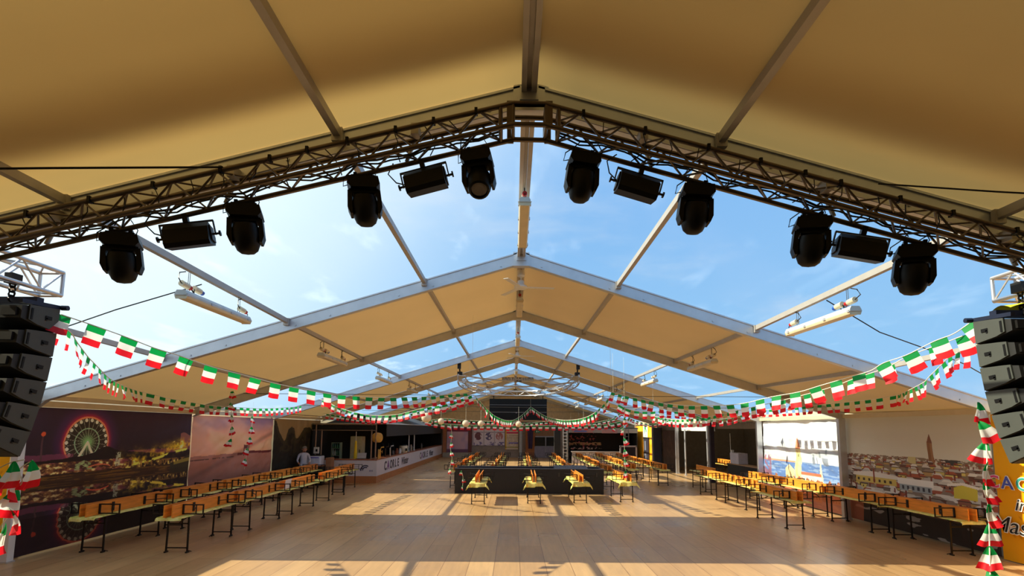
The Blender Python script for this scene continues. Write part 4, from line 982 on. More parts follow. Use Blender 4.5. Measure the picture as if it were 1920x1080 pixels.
mb = MB(); mb.box((-8.5,26.0,1.1),(0.62,0.6,2.2)); build(mb, 'body', mat('fridge_beige',(178,172,140),0.4), t, bevel=0.03); mb = MB(); mb.box((-8.5,25.68,1.1),(0.56,0.03,2.1)); build(mb, 'door', mat('fridge_door',(190,184,150),0.4), t); mb = MB(); mb.box((-8.28,25.65,1.3),(0.03,0.03,0.4)); build(mb, 'handle', BLACK, t)
t = thing('laptop', 'open grey laptop on the short bar top', 'laptop', (-7.6,23.75,1.135))
mb = MB(); mb.box((-7.6,23.72,1.145),(0.42,0.3,0.02)); build(mb, 'base', mat('laptop_dark',(60,60,66),0.4), t); mb = MB(); mb.beam((-7.6,23.86,1.16),(-7.6,23.93,1.42),0.44,0.015,up=(0,1,0)); build(mb, 'screen', mat('laptop_lid',(176,176,184),0.4), t)
t = thing('bottle_rack', 'rack of green bottles behind the left end of the bar', 'rack', (-9.1,24.6,0))
mb = MB()
for x in (-9.32,-8.9): mb.box((x,24.6,0.95),(0.03,0.3,1.9))
for z in (0.3,0.8,1.25,1.6,1.88): mb.box((-9.11,24.6,z),(0.42,0.3,0.02))
build(mb, 'shelf_frame', mat('rack_pale',(110,128,112),0.4), t)
r = random.Random(2); first = None
BG = mat('bottle_green', (30,86,48), 0.15); BCL = mat('bottle_clear', (150,160,150), 0.15)
for z in (0.81,1.26,1.61):
    for i in range(4):
        M = Matrix.Translation((-9.25+i*0.10,24.50,z))
        mb = MB(); mb.lathe([(0,0),(0.036,0),(0.036,0.17),(0.013,0.23),(0.013,0.29),(0,0.29)], M, 10)
        o = build(mb, 'bottle', BG if r.random() < 0.7 else BCL, None, True); tag(o, 'small bottle standing on the pale rack inside the bar', 'bottle', 'bottles on the bar rack')
t = thing('electric_box', 'white electric box on the post left of the bar', 'electric box', (-9.66,23.42,1.40))
mb = MB(); mb.box((-9.66,23.42,1.55),(0.24,0.1,0.30)); build(mb, 'case', WHITE, t, bevel=0.01); mb = MB(); mb.box((-9.63,23.36,1.55),(0.08,0.02,0.12)); build(mb, 'cover', BLACK, t)
t = thing('cool_box', 'white plastic appliance box on a stand behind the left wall row', 'box', (-9.35,22.6,0.90))
mb = MB(); mb.box((-9.35,22.6,1.12),(0.66,0.5,0.44)); build(mb, 'body', mat('appliance_white',(206,210,226),0.4), t, bevel=0.04); mb = MB(); mb.box((-9.35,22.34,1.27),(0.5,0.02,0.05)); build(mb, 'label_strip', mat('strip_violet',(110,106,190),0.5), t); mb = MB(); mb.box((-9.35,22.6,1.355),(0.6,0.44,0.03)); build(mb, 'lid', BLACK, t)
t = thing('side_stand', 'brown wooden stand carrying the white appliance box', 'stand', (-9.3,22.6,0)); mb = MB(); mb.box((-9.3,22.6,0.885),(0.8,0.6,0.03)); build(mb, 'top', BROWNW, t); mb = MB(); mb.box((-9.3,22.65,0.435),(0.7,0.45,0.87)); build(mb, 'body', DARK, t)
t = thing('cardboard_box', 'brown cardboard box right of the white appliance', 'box', (-8.85,22.9,0)); mb = MB(); mb.box((-8.78,22.9,0.62),(0.24,0.4,1.24)); build(mb, 'body', mat('cardboard',(150,104,70),0.8), t)
t = thing('soup_kettle', 'cream enamel container standing on the long bar top', 'container', (-6.95,30.0,1.135))
mb = MB(); mb.lathe([(0,0),(0.22,0),(0.26,0.06),(0.26,0.40),(0.24,0.44),(0,0.44)], Matrix.Translation((-6.95,30.0,1.135)), 20); build(mb, 'drum', CREAM, t, True); mb = MB(); mb.lathe([(0.25,0.44),(0.2,0.5),(0,0.52)], Matrix.Translation((-6.95,30.0,1.135)), 20); build(mb, 'lid', BLACK, t, True); mb = MB(); mb.box((-6.72,29.82,1.33),(0.06,0.16,0.16)); build(mb, 'control', BLACK, t)
for i, (y, h, c, nm) in enumerate([(28.3,0.34,(120,60,40),'brown'),(29.1,0.30,(200,200,200),'white'),(31.0,0.36,(90,84,80),'grey'),(32.2,0.42,(150,140,130),'beige'),(27.4,0.26,(60,60,66),'black'),(35.8,0.4,(60,54,50),'dark')]):
    t = thing('bar_jug', '%s vessel standing on the long bar top' % nm, 'vessel', (-6.95,y,1.135), 0, 'vessels on the long bar top'); mb = MB(); mb.lathe([(0,0),(0.08,0),(0.09,h*0.5),(0.06,h*0.8),(0.07,h),(0,h)], Matrix.Translation((-6.95,y,1.135)), 14); build(mb, 'body', mat('jug_'+nm,c,0.3), t, True); mb = MB(); mb.tube([(-6.88,y,1.135+h*0.8),(-6.80,y,1.135+h*0.6),(-6.87,y,1.135+h*0.3)],0.012,6); build(mb, 'handle', mat('jug_'+nm,c), t, True)

# ------------------------------------------------------------------ far end wall
PNL = {}
def p_tall(c0, c1, seed):
    def f(C, U, Z):
        C[:] = c0; put(C, sstep(vnoise(U,Z,0.5,0.6,seed,3),0.45,0.7)*0.6, c1); put(C, Z > 2.35, (110,40,60)); put(C, Z < 0.75, (70,36,56), 0.7)
    return f
def p_photos(C, U, Z):
    C[:] = (150,138,146)
    for i in range(3):
        x0 = -3.85+0.98*i; f = (U > x0+0.06) & (U < x0+0.92)
        put(C, f, (176,164,172)); put(C, f & (Z > 2.28) & (Z < 2.34), (90,80,100))
        d = np.hypot((U-x0-0.45)/0.33, (Z-1.95)/0.36); put(C, (d < 1) & (vnoise(U,Z,0.2,0.2,i,3) > 0.35), [(96,60,66),(84,74,104),(150,96,96)][i])
        put(C, f & (Z < 1.45) & (vnoise(U,Z,0.16,0.16,7+i,3) > 0.5), (98,88,124))
def p_menu(C, U, Z):
    C[:] = (176,158,140); put(C, (Z > 2.22) & (Z < 2.36), (170,50,84)); put(C, (Z < 2.1) & (np.abs(((Z/0.11) % 1)-0.5) < 0.18) & (vnoise(U,Z,0.1,0.1,4,1) > 0.35), (120,100,90))
    put(C, (Z > 1.28) & (Z < 1.42) & (U > -0.55), (104,96,150)); put(C, U < -0.78, (180,140,60)); put(C, (Z < 0.98) & (Z > 0.92), (110,104,30))
def p_kiosk(C, U, Z):
    C[:] = (26,20,20); n = vnoise(U,Z,0.13,0.10,5,3)
    put(C, (np.abs(Z-1.92) < 0.2) & (n > 0.56) & (U < 6.6), (130,66,62)); put(C, (np.abs(Z-1.45) < 0.12) & (n > 0.5) & (U < 7.2), (150,120,90)); put(C, (np.abs(Z-1.08) < 0.1) & (n > 0.55) & (U < 7.4), (160,140,136)); put(C, (n > 0.74) & (U < 7), (180,80,100))
banner('wall_banner', 'greyish pink roll banner with dark red ends, left of the photo posters', 'banner', 'Y', 44.86, -6.3, -4.35, 0.45, 2.75, 40, 50, p_tall((170,140,152),(140,120,150),3), 0.02, -1, seed=11, gain=1.3)
banner('poster', 'wide poster with three round photographs on the far end wall', 'poster', 'Y', 44.86, -3.95, -0.95, 1.1, 2.6, 110, 60, p_photos, 0.005, -1, seed=12, gain=1.3)
banner('poster', 'beige menu poster with red heading and blue stripe on the end wall', 'poster', 'Y', 44.86, -0.88, 0.30, 0.75, 2.5, 50, 70, p_menu, 0.005, -1, seed=13, gain=1.3)
mb = MB(); mb.box((-5.2,44.82,0.22),(2.9,0.12,0.44)); tag(build(mb, 'low_wall', mat('pale_plinth',(170,160,140),0.7)), 'low pale boarded plinth below the pink roll banner', 'plinth')
for x0, x1, c, lab in ((-6.68,-6.35,(176,110,70),'narrow reddish wooden upright at the left of the end wall'),(1.0,1.9,(176,104,52),'brown wooden panel left of the far double door'),(-4.3,-4.0,(110,50,46),'dark red upright between roll banner and photo poster')):
    o = thing('wall_panel', lab, 'panel', ((x0+x1)/2,44.8,0)); mb = MB(); mb.box(((x0+x1)/2,44.84,1.35),(x1-x0,0.1,2.7)); build(mb, 'board', mat('panel%d' % c[1], c, 0.6), o)
mb = MB(); mb.box((2.8,44.86,2.35),(1.9,0.08,0.7)); tag(build(mb, 'wall_panel', mat('panel_lintel',(150,108,76),0.6)), 'brown wooden panel above the far double door with exit sign', 'panel')
o = thing('support_post', 'pale grey round column standing before the end wall, right of menu poster', 'post', (0.55,44.5,0)); mb = MB(); mb.tube([(0.55,44.5,0),(0.55,44.5,3.2)],0.14,14); build(mb, 'shaft', mat('post_pale',(176,176,180),0.5), o, True); mb = MB(); mb.box((0.55,44.5,0.05),(0.5,0.4,0.1)); build(mb, 'foot_plate', ALU, o)
o = thing('exit_sign', 'small green exit sign above the far double door', 'sign', (2.1,44.78,2.35)); mb = MB(); mb.box((2.1,44.79,2.42),(0.5,0.04,0.24)); build(mb, 'plate', mat('sign_green',(40,120,80),0.5), o); mb = MB(); mb.box((2.03,44.765,2.42),(0.10,0.01,0.14)); mb.box((2.2,44.765,2.42),(0.10,0.01,0.05)); build(mb, 'pictogram', INKW, o)
mb = MB(); mb.box((2.85,44.86,1.0),(2.3,0.1,2.0)); d = struct('door_1', mb, mat('door_frame_white',(170,166,170),0.5))
for s in (-1, 1):
    m1 = MB(); m1.box((2.85+s*0.53,44.79,0.55),(1.0,0.05,1.0)); build(m1, 'lower_panel', mat('door_grey_violet',(142,134,148),0.5), d)
    m1 = MB(); m1.box((2.85+s*0.53,44.79,1.50),(0.96,0.05,0.80)); build(m1, 'glass_pane', mat('dark_glass',(30,34,36),0.15), d)
o = thing('draped_column', 'dark violet cloth hanging in folds on the wooden panel', 'drape', (1.42,44.6,0)); mb = MB()
mb.grid(lambda u,v: (1.42+(0.30-0.12*(1-v))*(u*2-1)*1.0, 44.62-0.10*abs(math.sin(u*9)), 0.85+2.1*v), 18, 12); build(mb, 'cloth', mat('violet_cloth',(70,52,84),0.8), o, True)
mb = MB(); mb.tube([(1.05,44.6,2.96),(1.8,44.6,2.96)],0.02,8); build(mb, 'rod', BLACKM, o)
# suspended black screen box
o = thing('projection_screen', 'large black screen box hanging under the far roof', 'screen', (0.24,40.0,3.38))
mb = MB(); mb.box((0.24,40.0,4.25),(4.75,0.5,1.74)); build(mb, 'casing', BLACK, o)
mb = MB(); mb.box((0.24,39.74,4.62),(4.7,0.02,0.025)); mb.box((0.24,39.74,4.0),(4.7,0.02,0.02)); mb.box((0.1,39.73,3.98),(0.12,0.02,0.08)); build(mb, 'seam_rail', mat('seam_grey',(120,120,126),0.5), o)
mb = MB()
for x in (-1.8,2.3): mb.tube([(x,40,5.12),(x,40,5.55)],0.03,6)
build(mb, 'hanger', STEEL, o)
# kiosk right of the centre
t = thing('kiosk', 'dark backed sales kiosk with white counter at the far right', 'kiosk', (6.5,38.5,0))
mb = MB(); mb.box((6.9,38.0,0.45),(4.9,0.08,0.9)); mb.box((6.9,38.1,0.92),(5.0,0.4,0.04)); build(mb, 'counter_front', mat('kiosk_white',(186,176,176),0.5), t)
mb = MB(); mb.box((6.9,40.6,1.35),(5.4,0.06,2.7)); mb.box((9.6,39.4,1.35),(0.06,2.6,2.7)); mb.box((4.2,39.4,1.35),(0.06,2.6,2.7)); build(mb, 'back_wall', DARK, t)
mb = MB(); mb.box((6.9,39.3,2.75),(5.5,2.8,0.08)); build(mb, 'roof', DARK, t)
mb = MB(); mb.box((6.9,37.92,2.55),(5.4,0.06,0.34)); fa = build(mb, 'fascia', mat('fascia_taupe',(130,118,112),0.6), t)
mb = MB(); mb.box((5.3,37.87,2.5),(1.6,0.03,0.24)); mb.box((7.4,37.87,2.5),(1.2,0.03,0.28)); build(mb, 'sign_board', mat('sign_pinkish',(150,104,98),0.6), t)
mb = MB(); mb.box((5.1,37.85,2.5),(1.0,0.02,0.12)); build(mb, 'sign_stripe', mat('sign_blue',(84,88,140),0.6), t)
banner('back_picture', 'dark back wall of the kiosk with rows of faint glowing goods', 'picture', 'Y', 40.5, 4.3, 9.5, 0.95, 2.4, 110, 50, p_kiosk, 0.004, -1, seed=14, gain=1.5)
t = thing('tower_truss', 'slim silver ladder truss upright left of the kiosk', 'truss', (3.85,37.2,0))
mb = MB(); 
for x in (3.70,4.0): mb.tube([(x,37.2,0),(x,37.2,2.75)],0.03,8)
build(mb, 'chord', ALU_L, t, True); mb = MB()
for i in range(11): mb.tube([(3.70,37.2,0.12+i*0.25),(4.0,37.2,0.12+i*0.25)],0.02,6)
build(mb, 'rung', ALU_L, t, True)
t = thing('tower_truss', 'slim ladder truss upright at the right end of the kiosk', 'truss', (8.6,37.2,0))
mb = MB(); 
for x in (8.45,8.72): mb.tube([(x,37.2,0),(x,37.2,2.75)],0.03,8)
build(mb, 'chord', mat('dark_alu',(90,84,90),0.4,0.4), t, True); mb = MB()
for i in range(11): mb.tube([(8.45,37.2,0.12+i*0.25),(8.72,37.2,0.12+i*0.25)],0.02,6)
build(mb, 'rung', mat('dark_alu',(90,84,90)), t, True)
t = thing('framed_board', 'black board in a thick white frame on legs before the kiosk', 'board', (8.3,35.6,0))
mb = MB(); mb.box((8.3,35.6,1.43),(1.25,0.05,0.10)); mb.box((8.3,35.6,0.62),(1.25,0.05,0.10)); mb.box((7.72,35.6,1.02),(0.10,0.05,0.9)); mb.box((8.88,35.6,1.02),(0.10,0.05,0.9)); build(mb, 'frame', mat('frame_white',(196,188,196),0.5), t)
mb = MB(); mb.box((8.3,35.61,1.02),(1.1,0.03,0.75)); build(mb, 'panel', mat('board_dark',(40,32,44),0.5), t); mb = MB()
for x in (7.8,8.8): mb.box((x,35.62,0.3),(0.05,0.05,0.6))
build(mb, 'leg', BLACKM, t)
mb = MB(); mb.box((3.35,38.5,1.4),(0.5,0.4,2.8)); tag(build(mb, 'dark_pillar', DARK), 'dark pillar between the far double door and the kiosk', 'pillar')

# orange facade with door on the right wall, sunlit
t = thing('orange_facade', 'bright yellow orange facade with poster and door on the far right wall', 'facade', (10.0,37.5,0))
def p_fac(C, U, Z):
    C[:] = (246,168,24); put(C, sstep(vnoise(U,Z,0.7,0.7,3,3),0.5,0.7)*0.6, (252,204,80)); put(C, (vnoise(U,Z,0.4,0.9,5,3) > 0.62), (236,140,20), 0.6)
    put(C, (U > 36.6) & (U < 37.9) & (Z > 2.05), (216,222,214)); put(C, (U > 36.95) & (U < 37.5) & (Z > 2.2) & (vnoise(U,Z,0.2,0.2,7,2) > 0.5), (60,150,110))
fb = banner('facade_sheet', None, None, 'X', 10.02, 34.95, 40.5, 0.0, 2.95, 110, 60, p_fac, 0.01, -1, seed=15); fb.parent = t; fb.location = Vector((10.02,(34.95+40.5)/2,0))-t.location
mb = MB(); mb.box((9.98,36.9,1.03),(0.06,1.4,2.06)); build(mb, 'door', mat('facade_door',(52,50,62),0.4), t); d = t.children[-1]
mb = MB(); mb.box((9.94,37.05,1.45),(0.02,0.5,0.7)); mb.box((9.94,37.05,0.6),(0.02,0.5,0.5)); build(mb, 'door_panel', mat('door_pane_grey',(116,118,134),0.3), t)
t = thing('curtain', 'tall dark curtain closing the right wall beside the orange facade', 'curtain', (9.95,33.9,0)); mb = MB()
mb.grid(lambda u,v: (9.95+0.05*math.sin(u*40), 33.0+1.85*u, 0.02+2.75*v), 60, 4); build(mb, 'cloth', mat('dark_blue_cloth',(36,34,46),0.9), t, True); mb = MB(); mb.tube([(9.95,32.9,2.78),(9.95,34.9,2.78)],0.025,8); build(mb, 'rail', BLACKM, t, True)
def p_brown(C, U, Z):
    C[:] = (66,44,34); d = np.hypot(U-31.6, Z-1.7); put(C, np.abs(d-0.5) < 0.07, (88,62,48), 0.7); put(C, (vnoise(U,Z,0.4,0.3,5,3) > 0.62), (84,56,40), 0.6); put(C, Z < 0.9, (48,32,28), 0.7)
banner('wall_banner', 'dark brown banner with a faint ring, between silver post and curtain', 'banner', 'X', 10.02, 30.1, 32.95, 0.02, 2.62, 90, 70, p_brown, 0.02, -1, seed=16)
o = post(10.0,29.9,0,3.1,'silver post on the right between opening and brown banner',0.07,ALU); 
o = post(10.05,28.75,0,2.7,'thin silver post in the right opening behind the thicker one',0.05,ALU)
mb = MB(); mb.box((10.02,24.9,1.55),(0.20,0.34,3.1)); o = thing('wrapped_post', 'tall post wrapped in dark cloth with a sunlit silver edge', 'post', (10.02,24.9,0)); build(mb, 'wrap', mat('dark_violet_wrap',(52,44,60),0.8), o)
mb = MB(); mb.box((9.90,25.1,1.55),(0.05,0.10,3.1)); build(mb, 'silver_edge', ALU, o)

# ------------------------------------------------------------------ annex tent behind the right wall openings
mb = MB(); mb.box((16.5,27.4,1.5),(0.06,15.2,3.0)); struct('wall_right', mb, mat('annex_wall',(150,142,132),0.8))
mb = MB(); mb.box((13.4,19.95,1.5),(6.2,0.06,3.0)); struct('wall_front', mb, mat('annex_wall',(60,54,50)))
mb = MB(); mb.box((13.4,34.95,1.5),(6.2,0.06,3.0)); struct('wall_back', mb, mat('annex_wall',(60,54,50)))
mb = MB(); mb.box((13.4,27.4,3.04),(6.3,15.2,0.08)); struct('ceiling', mb, mat('annex_ceiling',(190,186,178),0.8,trans=0.22))
t = thing('side_counter', 'black counter with pale wooden top in the right wall opening', 'counter', (10.7,22.4,0))
mb = MB(); mb.box((10.55,22.3,0.50),(0.06,3.9,1.0)); build(mb, 'front_panel', BLK, t); mb = MB(); mb.box((10.78,22.3,1.02),(0.5,3.9,0.04)); build(mb, 'worktop', mat('pale_wood_top',(176,140,108),0.5), t)
mb = MB()
for i, y in enumerate((22.0,22.25,22.45,20.9,21.15)): mb.box((10.515,y,0.62+0.02*(i%2)),(0.01,0.10,0.16)); 
build(mb, 'chalk_mark', mat('chalk',(120,120,124),0.8), t)
t = thing('white_box', 'white lidded box standing on the black side counter', 'box', (10.75,23.6,1.04)); mb = MB(); mb.box((10.78,23.55,1.30),(0.46,0.9,0.52)); build(mb, 'body', mat('box_lilac_white',(196,194,214),0.5), t, bevel=0.02); mb = MB(); mb.box((10.66,23.95,1.62),(0.1,0.1,0.14)); build(mb, 'nozzle', WHITE, t); mb = MB(); mb.tube([(10.6,24.0,1.56),(10.6,24.0,2.5)],0.015,6); build(mb, 'rod', WHITE, t)
t = thing('wooden_bench', 'orange wooden bench standing in the dark side tent', 'bench', (13.4,23.6,0)); mb = MB(); mb.box((13.4,23.6,1.05),(0.05,2.4,0.22)); mb.box((13.4,23.6,0.78),(0.05,2.4,0.14)); build(mb, 'back_board', ORANGE, t); mb = MB(); mb.box((13.1,23.6,0.5),(0.45,2.4,0.04)); build(mb, 'seat', ORANGE, t); mb = MB()
for y in (22.6,24.6): mb.box((13.3,y,0.5),(0.06,0.06,1.0)); mb.box((12.95,y,0.24),(0.06,0.06,0.48))
build(mb, 'leg', ORANGE, t)
t = thing('annex_table', 'beer table with yellow cover and bench inside the right opening', 'table', (11.7,26.9,0)); mb = MB(); mb.box((11.7,26.9,0.76),(0.5,2.2,0.03)); build(mb, 'tabletop', ORANGE2, t); mb = MB()
for y in (26.1,27.7):
    for x in (11.5,11.9): mb.beam((x,y,0),(x,y,0.74),0.03,0.03)
build(mb, 'leg', STEEL, t)
c = bpy.data.objects.new('tablecloth', CL[1]); COL.objects.link(c); c.location = (11.7,26.9,0.7755); tag(c, 'yellow green paper cover on the table inside the right opening', 'tablecloth')
for s, wd in ((-1,'left'),(1,'right')):
    b_ = dup(B0, (11.7+s*0.07,26.9,0.782), 0 if s > 0 else PI, 'orange bench on its side, %s one on the table inside the right opening' % wd, 'upturned benches in the annex')
t = thing('neon_lamp', 'small white strip lamp glinting in the dark side tent', 'lamp', (15.0,29.0,2.2)); mb = MB(); mb.box((15.0,29.0,2.25),(0.1,1.2,0.06)); build(mb, 'tube', WHITE, t); mb = MB(); mb.box((15.0,29.0,2.30),(0.14,1.3,0.04)); build(mb, 'tray', ALU, t); mb = MB(); mb.tube([(15,28.6,2.3),(15,28.6,3.0)],0.01,6); mb.tube([(15,29.4,2.3),(15,29.4,3.0)],0.01,6); build(mb, 'hanging_wire', WIRE, t)

# white sheet of paper hanging on a bench on the left, odd chair at the far left
mb = MB(); mb.grid(lambda u,v: (-6.975+0.045*(1 if v > 0.8 else 0)*0-0.0-(0.02*math.sin(u*3)), 14.55+0.42*u+0.10*v, 0.80+0.27*v), 8, 8)
tag(build(mb, 'paper_sheet', mat('paper_white',(226,214,216),0.7)), 'white paper sheet hanging over the bench of the left inner row', 'paper')

# man in a white shirt behind the left tables
def person():
    bm_v = {}; me = bpy.data.meshes.new('body'); P = [];E = [];R = []
    def nd(p, r, par=None):
        P.append(p); R.append(r)
        if par is not None: E.append((par,len(P)-1))
        return len(P)-1
    pe = nd((0,0,0.95),0.15); w_ = nd((0,0.0,1.10),0.14,pe); c_ = nd((0,-0.02,1.30),0.165,w_); n0 = nd((0,-0.02,1.45),0.10,c_); n1 = nd((0.0,-0.03,1.52),0.055,n0)
    h0 = nd((0.01,-0.045,1.60),0.085,n1); h1 = nd((0.015,-0.045,1.68),0.095,h0); h2 = nd((0.015,-0.03,1.735),0.07,h1)
    for s in (-1,1):
        sh = nd((s*0.19,-0.02,1.42),0.07,n0); el = nd((s*0.27,-0.03,1.16),0.045,sh); wr = nd((s*0.22,-0.24,1.05),0.032,el); ha = nd((s*0.20,-0.31,1.04),0.035,wr)
        hp = nd((s*0.10,0,0.88),0.105,pe); kn = nd((s*0.11,-0.02,0.48),0.065,hp); an = nd((s*0.12,0.02,0.09),0.045,kn); ft_ = nd((s*0.13,-0.15,0.04),0.038,an)
    me.from_pydata(P, E, []); o = bpy.data.objects.new('body', me); COL.objects.link(o)
    sk = o.modifiers.new('skin','SKIN'); 
    for i, r in enumerate(R): me.skin_vertices[0].data[i].radius = (r,r)
    me.skin_vertices[0].data[0].use_root = True
    ss = o.modifiers.new('sub','SUBSURF'); ss.levels = 2; ss.render_levels = 2
    bpy.context.view_layer.update(); dg = bpy.context.evaluated_depsgraph_get(); m2 = bpy.data.meshes.new_from_object(o.evaluated_get(dg)); bpy.data.objects.remove(o)
    return m2
t = thing('person', 'grey haired person in a white shirt standing behind the left tables', 'person', (-9.62,21.95,0), 0.5)
m2 = person(); m2.name = 'body'
SK = mat('skin', (176,120,92), 0.55); SH = mat('shirt_white', (196,192,204), 0.75); TRO = mat('trousers_dark', (34,32,36), 0.8); HR = mat('hair_grey', (128,120,114), 0.8)
m2.materials.clear()
for m_ in (SK, SH, TRO): m2.materials.append(m_)
for p in m2.polygons:
    c_ = p.center; p.use_smooth = True
    p.material_index = 2 if c_.z < 0.93 else (0 if (c_.z > 1.50 and abs(c_.x) < 0.13) or (c_.y < -0.20 and c_.z > 0.95) else 1)
o = bpy.data.objects.new('body', m2); COL.objects.link(o); o.parent = t
def sub(name, mb, m_, smooth=True):
    me = mb.mesh(name, m_, smooth); q = bpy.data.objects.new(name, me); COL.objects.link(q); q.parent = t
mb = MB(); mb.lathe([(0.098,-0.02),(0.102,0.02),(0.09,0.065),(0.055,0.095),(0,0.105)], Matrix.Translation((0.015,-0.02,1.70)) @ Matrix.Rotation(-0.35,4,'X'), 16); sub('hair', mb, HR)
mb = MB(); mb.lathe([(0,-0.012),(0.012,-0.008),(0.014,0.0),(0.008,0.03),(0,0.035)], Matrix.Translation((0.012,-0.142,1.63)), 8); sub('nose', mb, SK)
for s in (-1,1):
    mb = MB(); mb.lathe([(0,-0.01),(0.012,0),(0,0.01)], Matrix.Translation((0.012+s*0.035,-0.125,1.665)), 8); sub('eye', mb, BLACK)
    mb = MB(); mb.lathe([(0,-0.03),(0.014,-0.015),(0.018,0.01),(0,0.03)], Matrix.Translation((0.012+s*0.098,-0.03,1.65)), 8); sub('ear', mb, SK)
    for k in range(5):
        mb = MB(); a = -0.035+k*0.018; L_ = [0.05,0.075,0.082,0.076,0.06][k]; bx = s*0.20+s*(a)
        if k == 0: mb.tube([(s*0.17,-0.30,1.04),(s*0.15,-0.34,1.03),(s*0.145,-0.37,1.02)],0.009,6,r2=0.007)
        else: mb.tube([(bx,-0.33,1.04),(bx,-0.33-L_*0.5,1.035),(bx,-0.33-L_,1.015)],0.009,6,r2=0.007)
        sub('thumb' if k == 0 else 'finger', mb, SK)
# ------------------------------------------------------------------ bunting
G = {"a": [[-5.57,5.62,3.97],[-5.4,5.94,3.89],[-5.25,6.23,3.81],[-5.1,6.52,3.72],[-4.95,6.8,3.66],[-4.8,7.1,3.58],[-4.64,7.41,3.52],[-4.47,7.73,3.47],[-4.29,8.08,3.41],[-4.09,8.45,3.36],[-3.92,8.77,3.33],[-3.75,9.11,3.3],[-3.53,9.54,3.29],[-3.11,10.33,3.3],[-2.68,11.16,3.36],[-2.25,11.98,3.44],[-1.77,12.91,3.57],[-1.34,13.73,3.66]],"b": [[5.47,5.84,3.98],[5.41,6.0,3.88],[5.34,6.21,3.82],[5.23,6.52,3.69],[5.13,6.8,3.62],[5.07,6.98,3.53],[4.97,7.26,3.47],[4.81,7.72,3.38],[4.67,8.11,3.3],[4.48,8.64,3.25],[4.25,9.31,3.16],[3.99,10.05,3.16],[3.63,11.06,3.22],[3.14,12.47,3.44],[2.66,13.84,3.73]],"c": [[5.5,5.97,3.85],[5.49,6.27,3.8],[5.49,6.51,3.77],[5.48,6.87,3.7],[5.47,7.22,3.6],[5.46,7.87,3.51],[5.45,8.28,3.44],[5.43,8.93,3.36],[5.4,10.48,3.23],[5.37,11.94,3.13],[5.34,13.22,3.04],[5.31,14.63,2.99],[5.27,16.48,3.01],[5.23,18.52,3.18]],"d": [[6.16,6.63,3.79],[6.52,7.27,3.8],[6.78,7.74,3.72],[7.14,8.4,3.6],[7.35,8.77,3.54],[8.13,10.18,3.47],[8.7,11.11,3.48],[8.7,11.52,3.45],[8.7,11.92,3.43],[8.7,12.74,3.41],[8.7,13.66,3.4],[8.7,14.2,3.4],[8.7,15.14,3.38],[8.7,16.49,3.37],[8.7,17.46,3.4]],"e": [[-5.92,5.98,3.92],[-6.15,6.39,3.9],[-6.32,6.67,3.83],[-6.48,6.95,3.76],[-6.66,7.26,3.69],[-6.81,7.52,3.65],[-7.07,7.97,3.58],[-7.44,8.62,3.49],[-8.19,9.92,3.45],[-8.7,11.01,3.43],[-8.7,11.4,3.39],[-8.7,11.85,3.34],[-8.7,12.33,3.31],[-8.7,12.79,3.28],[-8.7,13.31,3.25],[-8.7,14.04,3.24],[-8.7,15.22,3.25],[-8.7,16.28,3.27],[-8.7,17.5,3.34],[-8.7,18.78,3.44],[-8.7,19.54,3.54]],"f": [[-1.28,13.56,3.6],[-1.15,14.3,3.46],[-1.0,15.13,3.28],[-0.79,16.29,3.09],[-0.5,17.93,2.98],[-0.2,19.57,2.99],[0.15,21.53,3.2],[0.48,23.41,3.51],[0.74,24.86,3.78]],"g": [[0.75,24.93,3.79],[0.92,23.9,3.61],[1.16,22.5,3.35],[1.42,20.97,3.15],[1.78,18.84,3.0],[2.13,16.79,3.0],[2.36,15.39,3.12],[2.53,14.42,3.37],[2.64,13.76,3.64]],"h": [[-7.68,18.56,3.75],[-7.26,18.27,3.63],[-6.79,17.95,3.44],[-6.26,17.6,3.29],[-5.75,17.26,3.18],[-5.03,16.77,3.08],[-4.14,16.18,3.09],[-3.52,15.76,3.2],[-2.92,15.36,3.31],[-2.17,14.85,3.41],[-1.39,14.33,3.64]],"i": [[-8.89,22.09,3.3],[-8.17,21.87,3.2],[-7.57,21.69,3.13],[-6.93,21.5,3.05],[-6.25,21.29,3.03],[-5.71,21.13,3.05],[-5.16,20.97,3.12],[-4.66,20.82,3.24],[-4.23,20.69,3.35],[-3.39,20.44,3.53],[-2.68,20.22,3.73],[-1.99,20.02,3.94]],"j": [[-5.31,27.0,3.0],[-4.11,27.0,3.19],[-2.91,27.0,3.11],[-1.72,27.0,3.06],[-0.52,27.0,2.98],[0.67,27.0,2.98],[1.87,27.0,3.08],[3.06,27.0,3.03],[4.25,27.0,3.01],[5.45,27.0,3.26]],"k": [[3.92,30.0,3.24],[4.74,30.0,2.98],[5.74,30.0,3.16],[6.58,30.0,3.69],[7.23,30.0,3.3],[8.39,30.0,3.01],[9.39,29.0,3.26],[9.3,28.0,3.28]],"l": [[4.17,22.0,3.16],[4.41,22.0,2.78],[4.7,22.0,2.71],[5.02,22.0,3.03],[5.15,22.0,3.27]],"m": [[3.29,16.53,3.62],[3.88,16.73,3.34],[4.6,16.97,3.28],[5.33,17.21,3.33],[6.2,17.5,3.25],[7.08,17.79,3.05],[7.77,18.02,3.08],[8.73,18.34,3.28],[9.0,18.47,3.36]],"n": [[-3.86,20.0,3.02],[-3.3,20.0,2.87],[-2.64,20.0,2.81],[-1.97,20.0,2.79],[-1.09,20.0,2.8],[-0.2,20.0,2.76],[0.68,20.0,2.79],[1.79,20.0,2.8],[2.67,20.0,2.82],[3.55,20.0,2.85],[4.33,20.0,2.99]]}
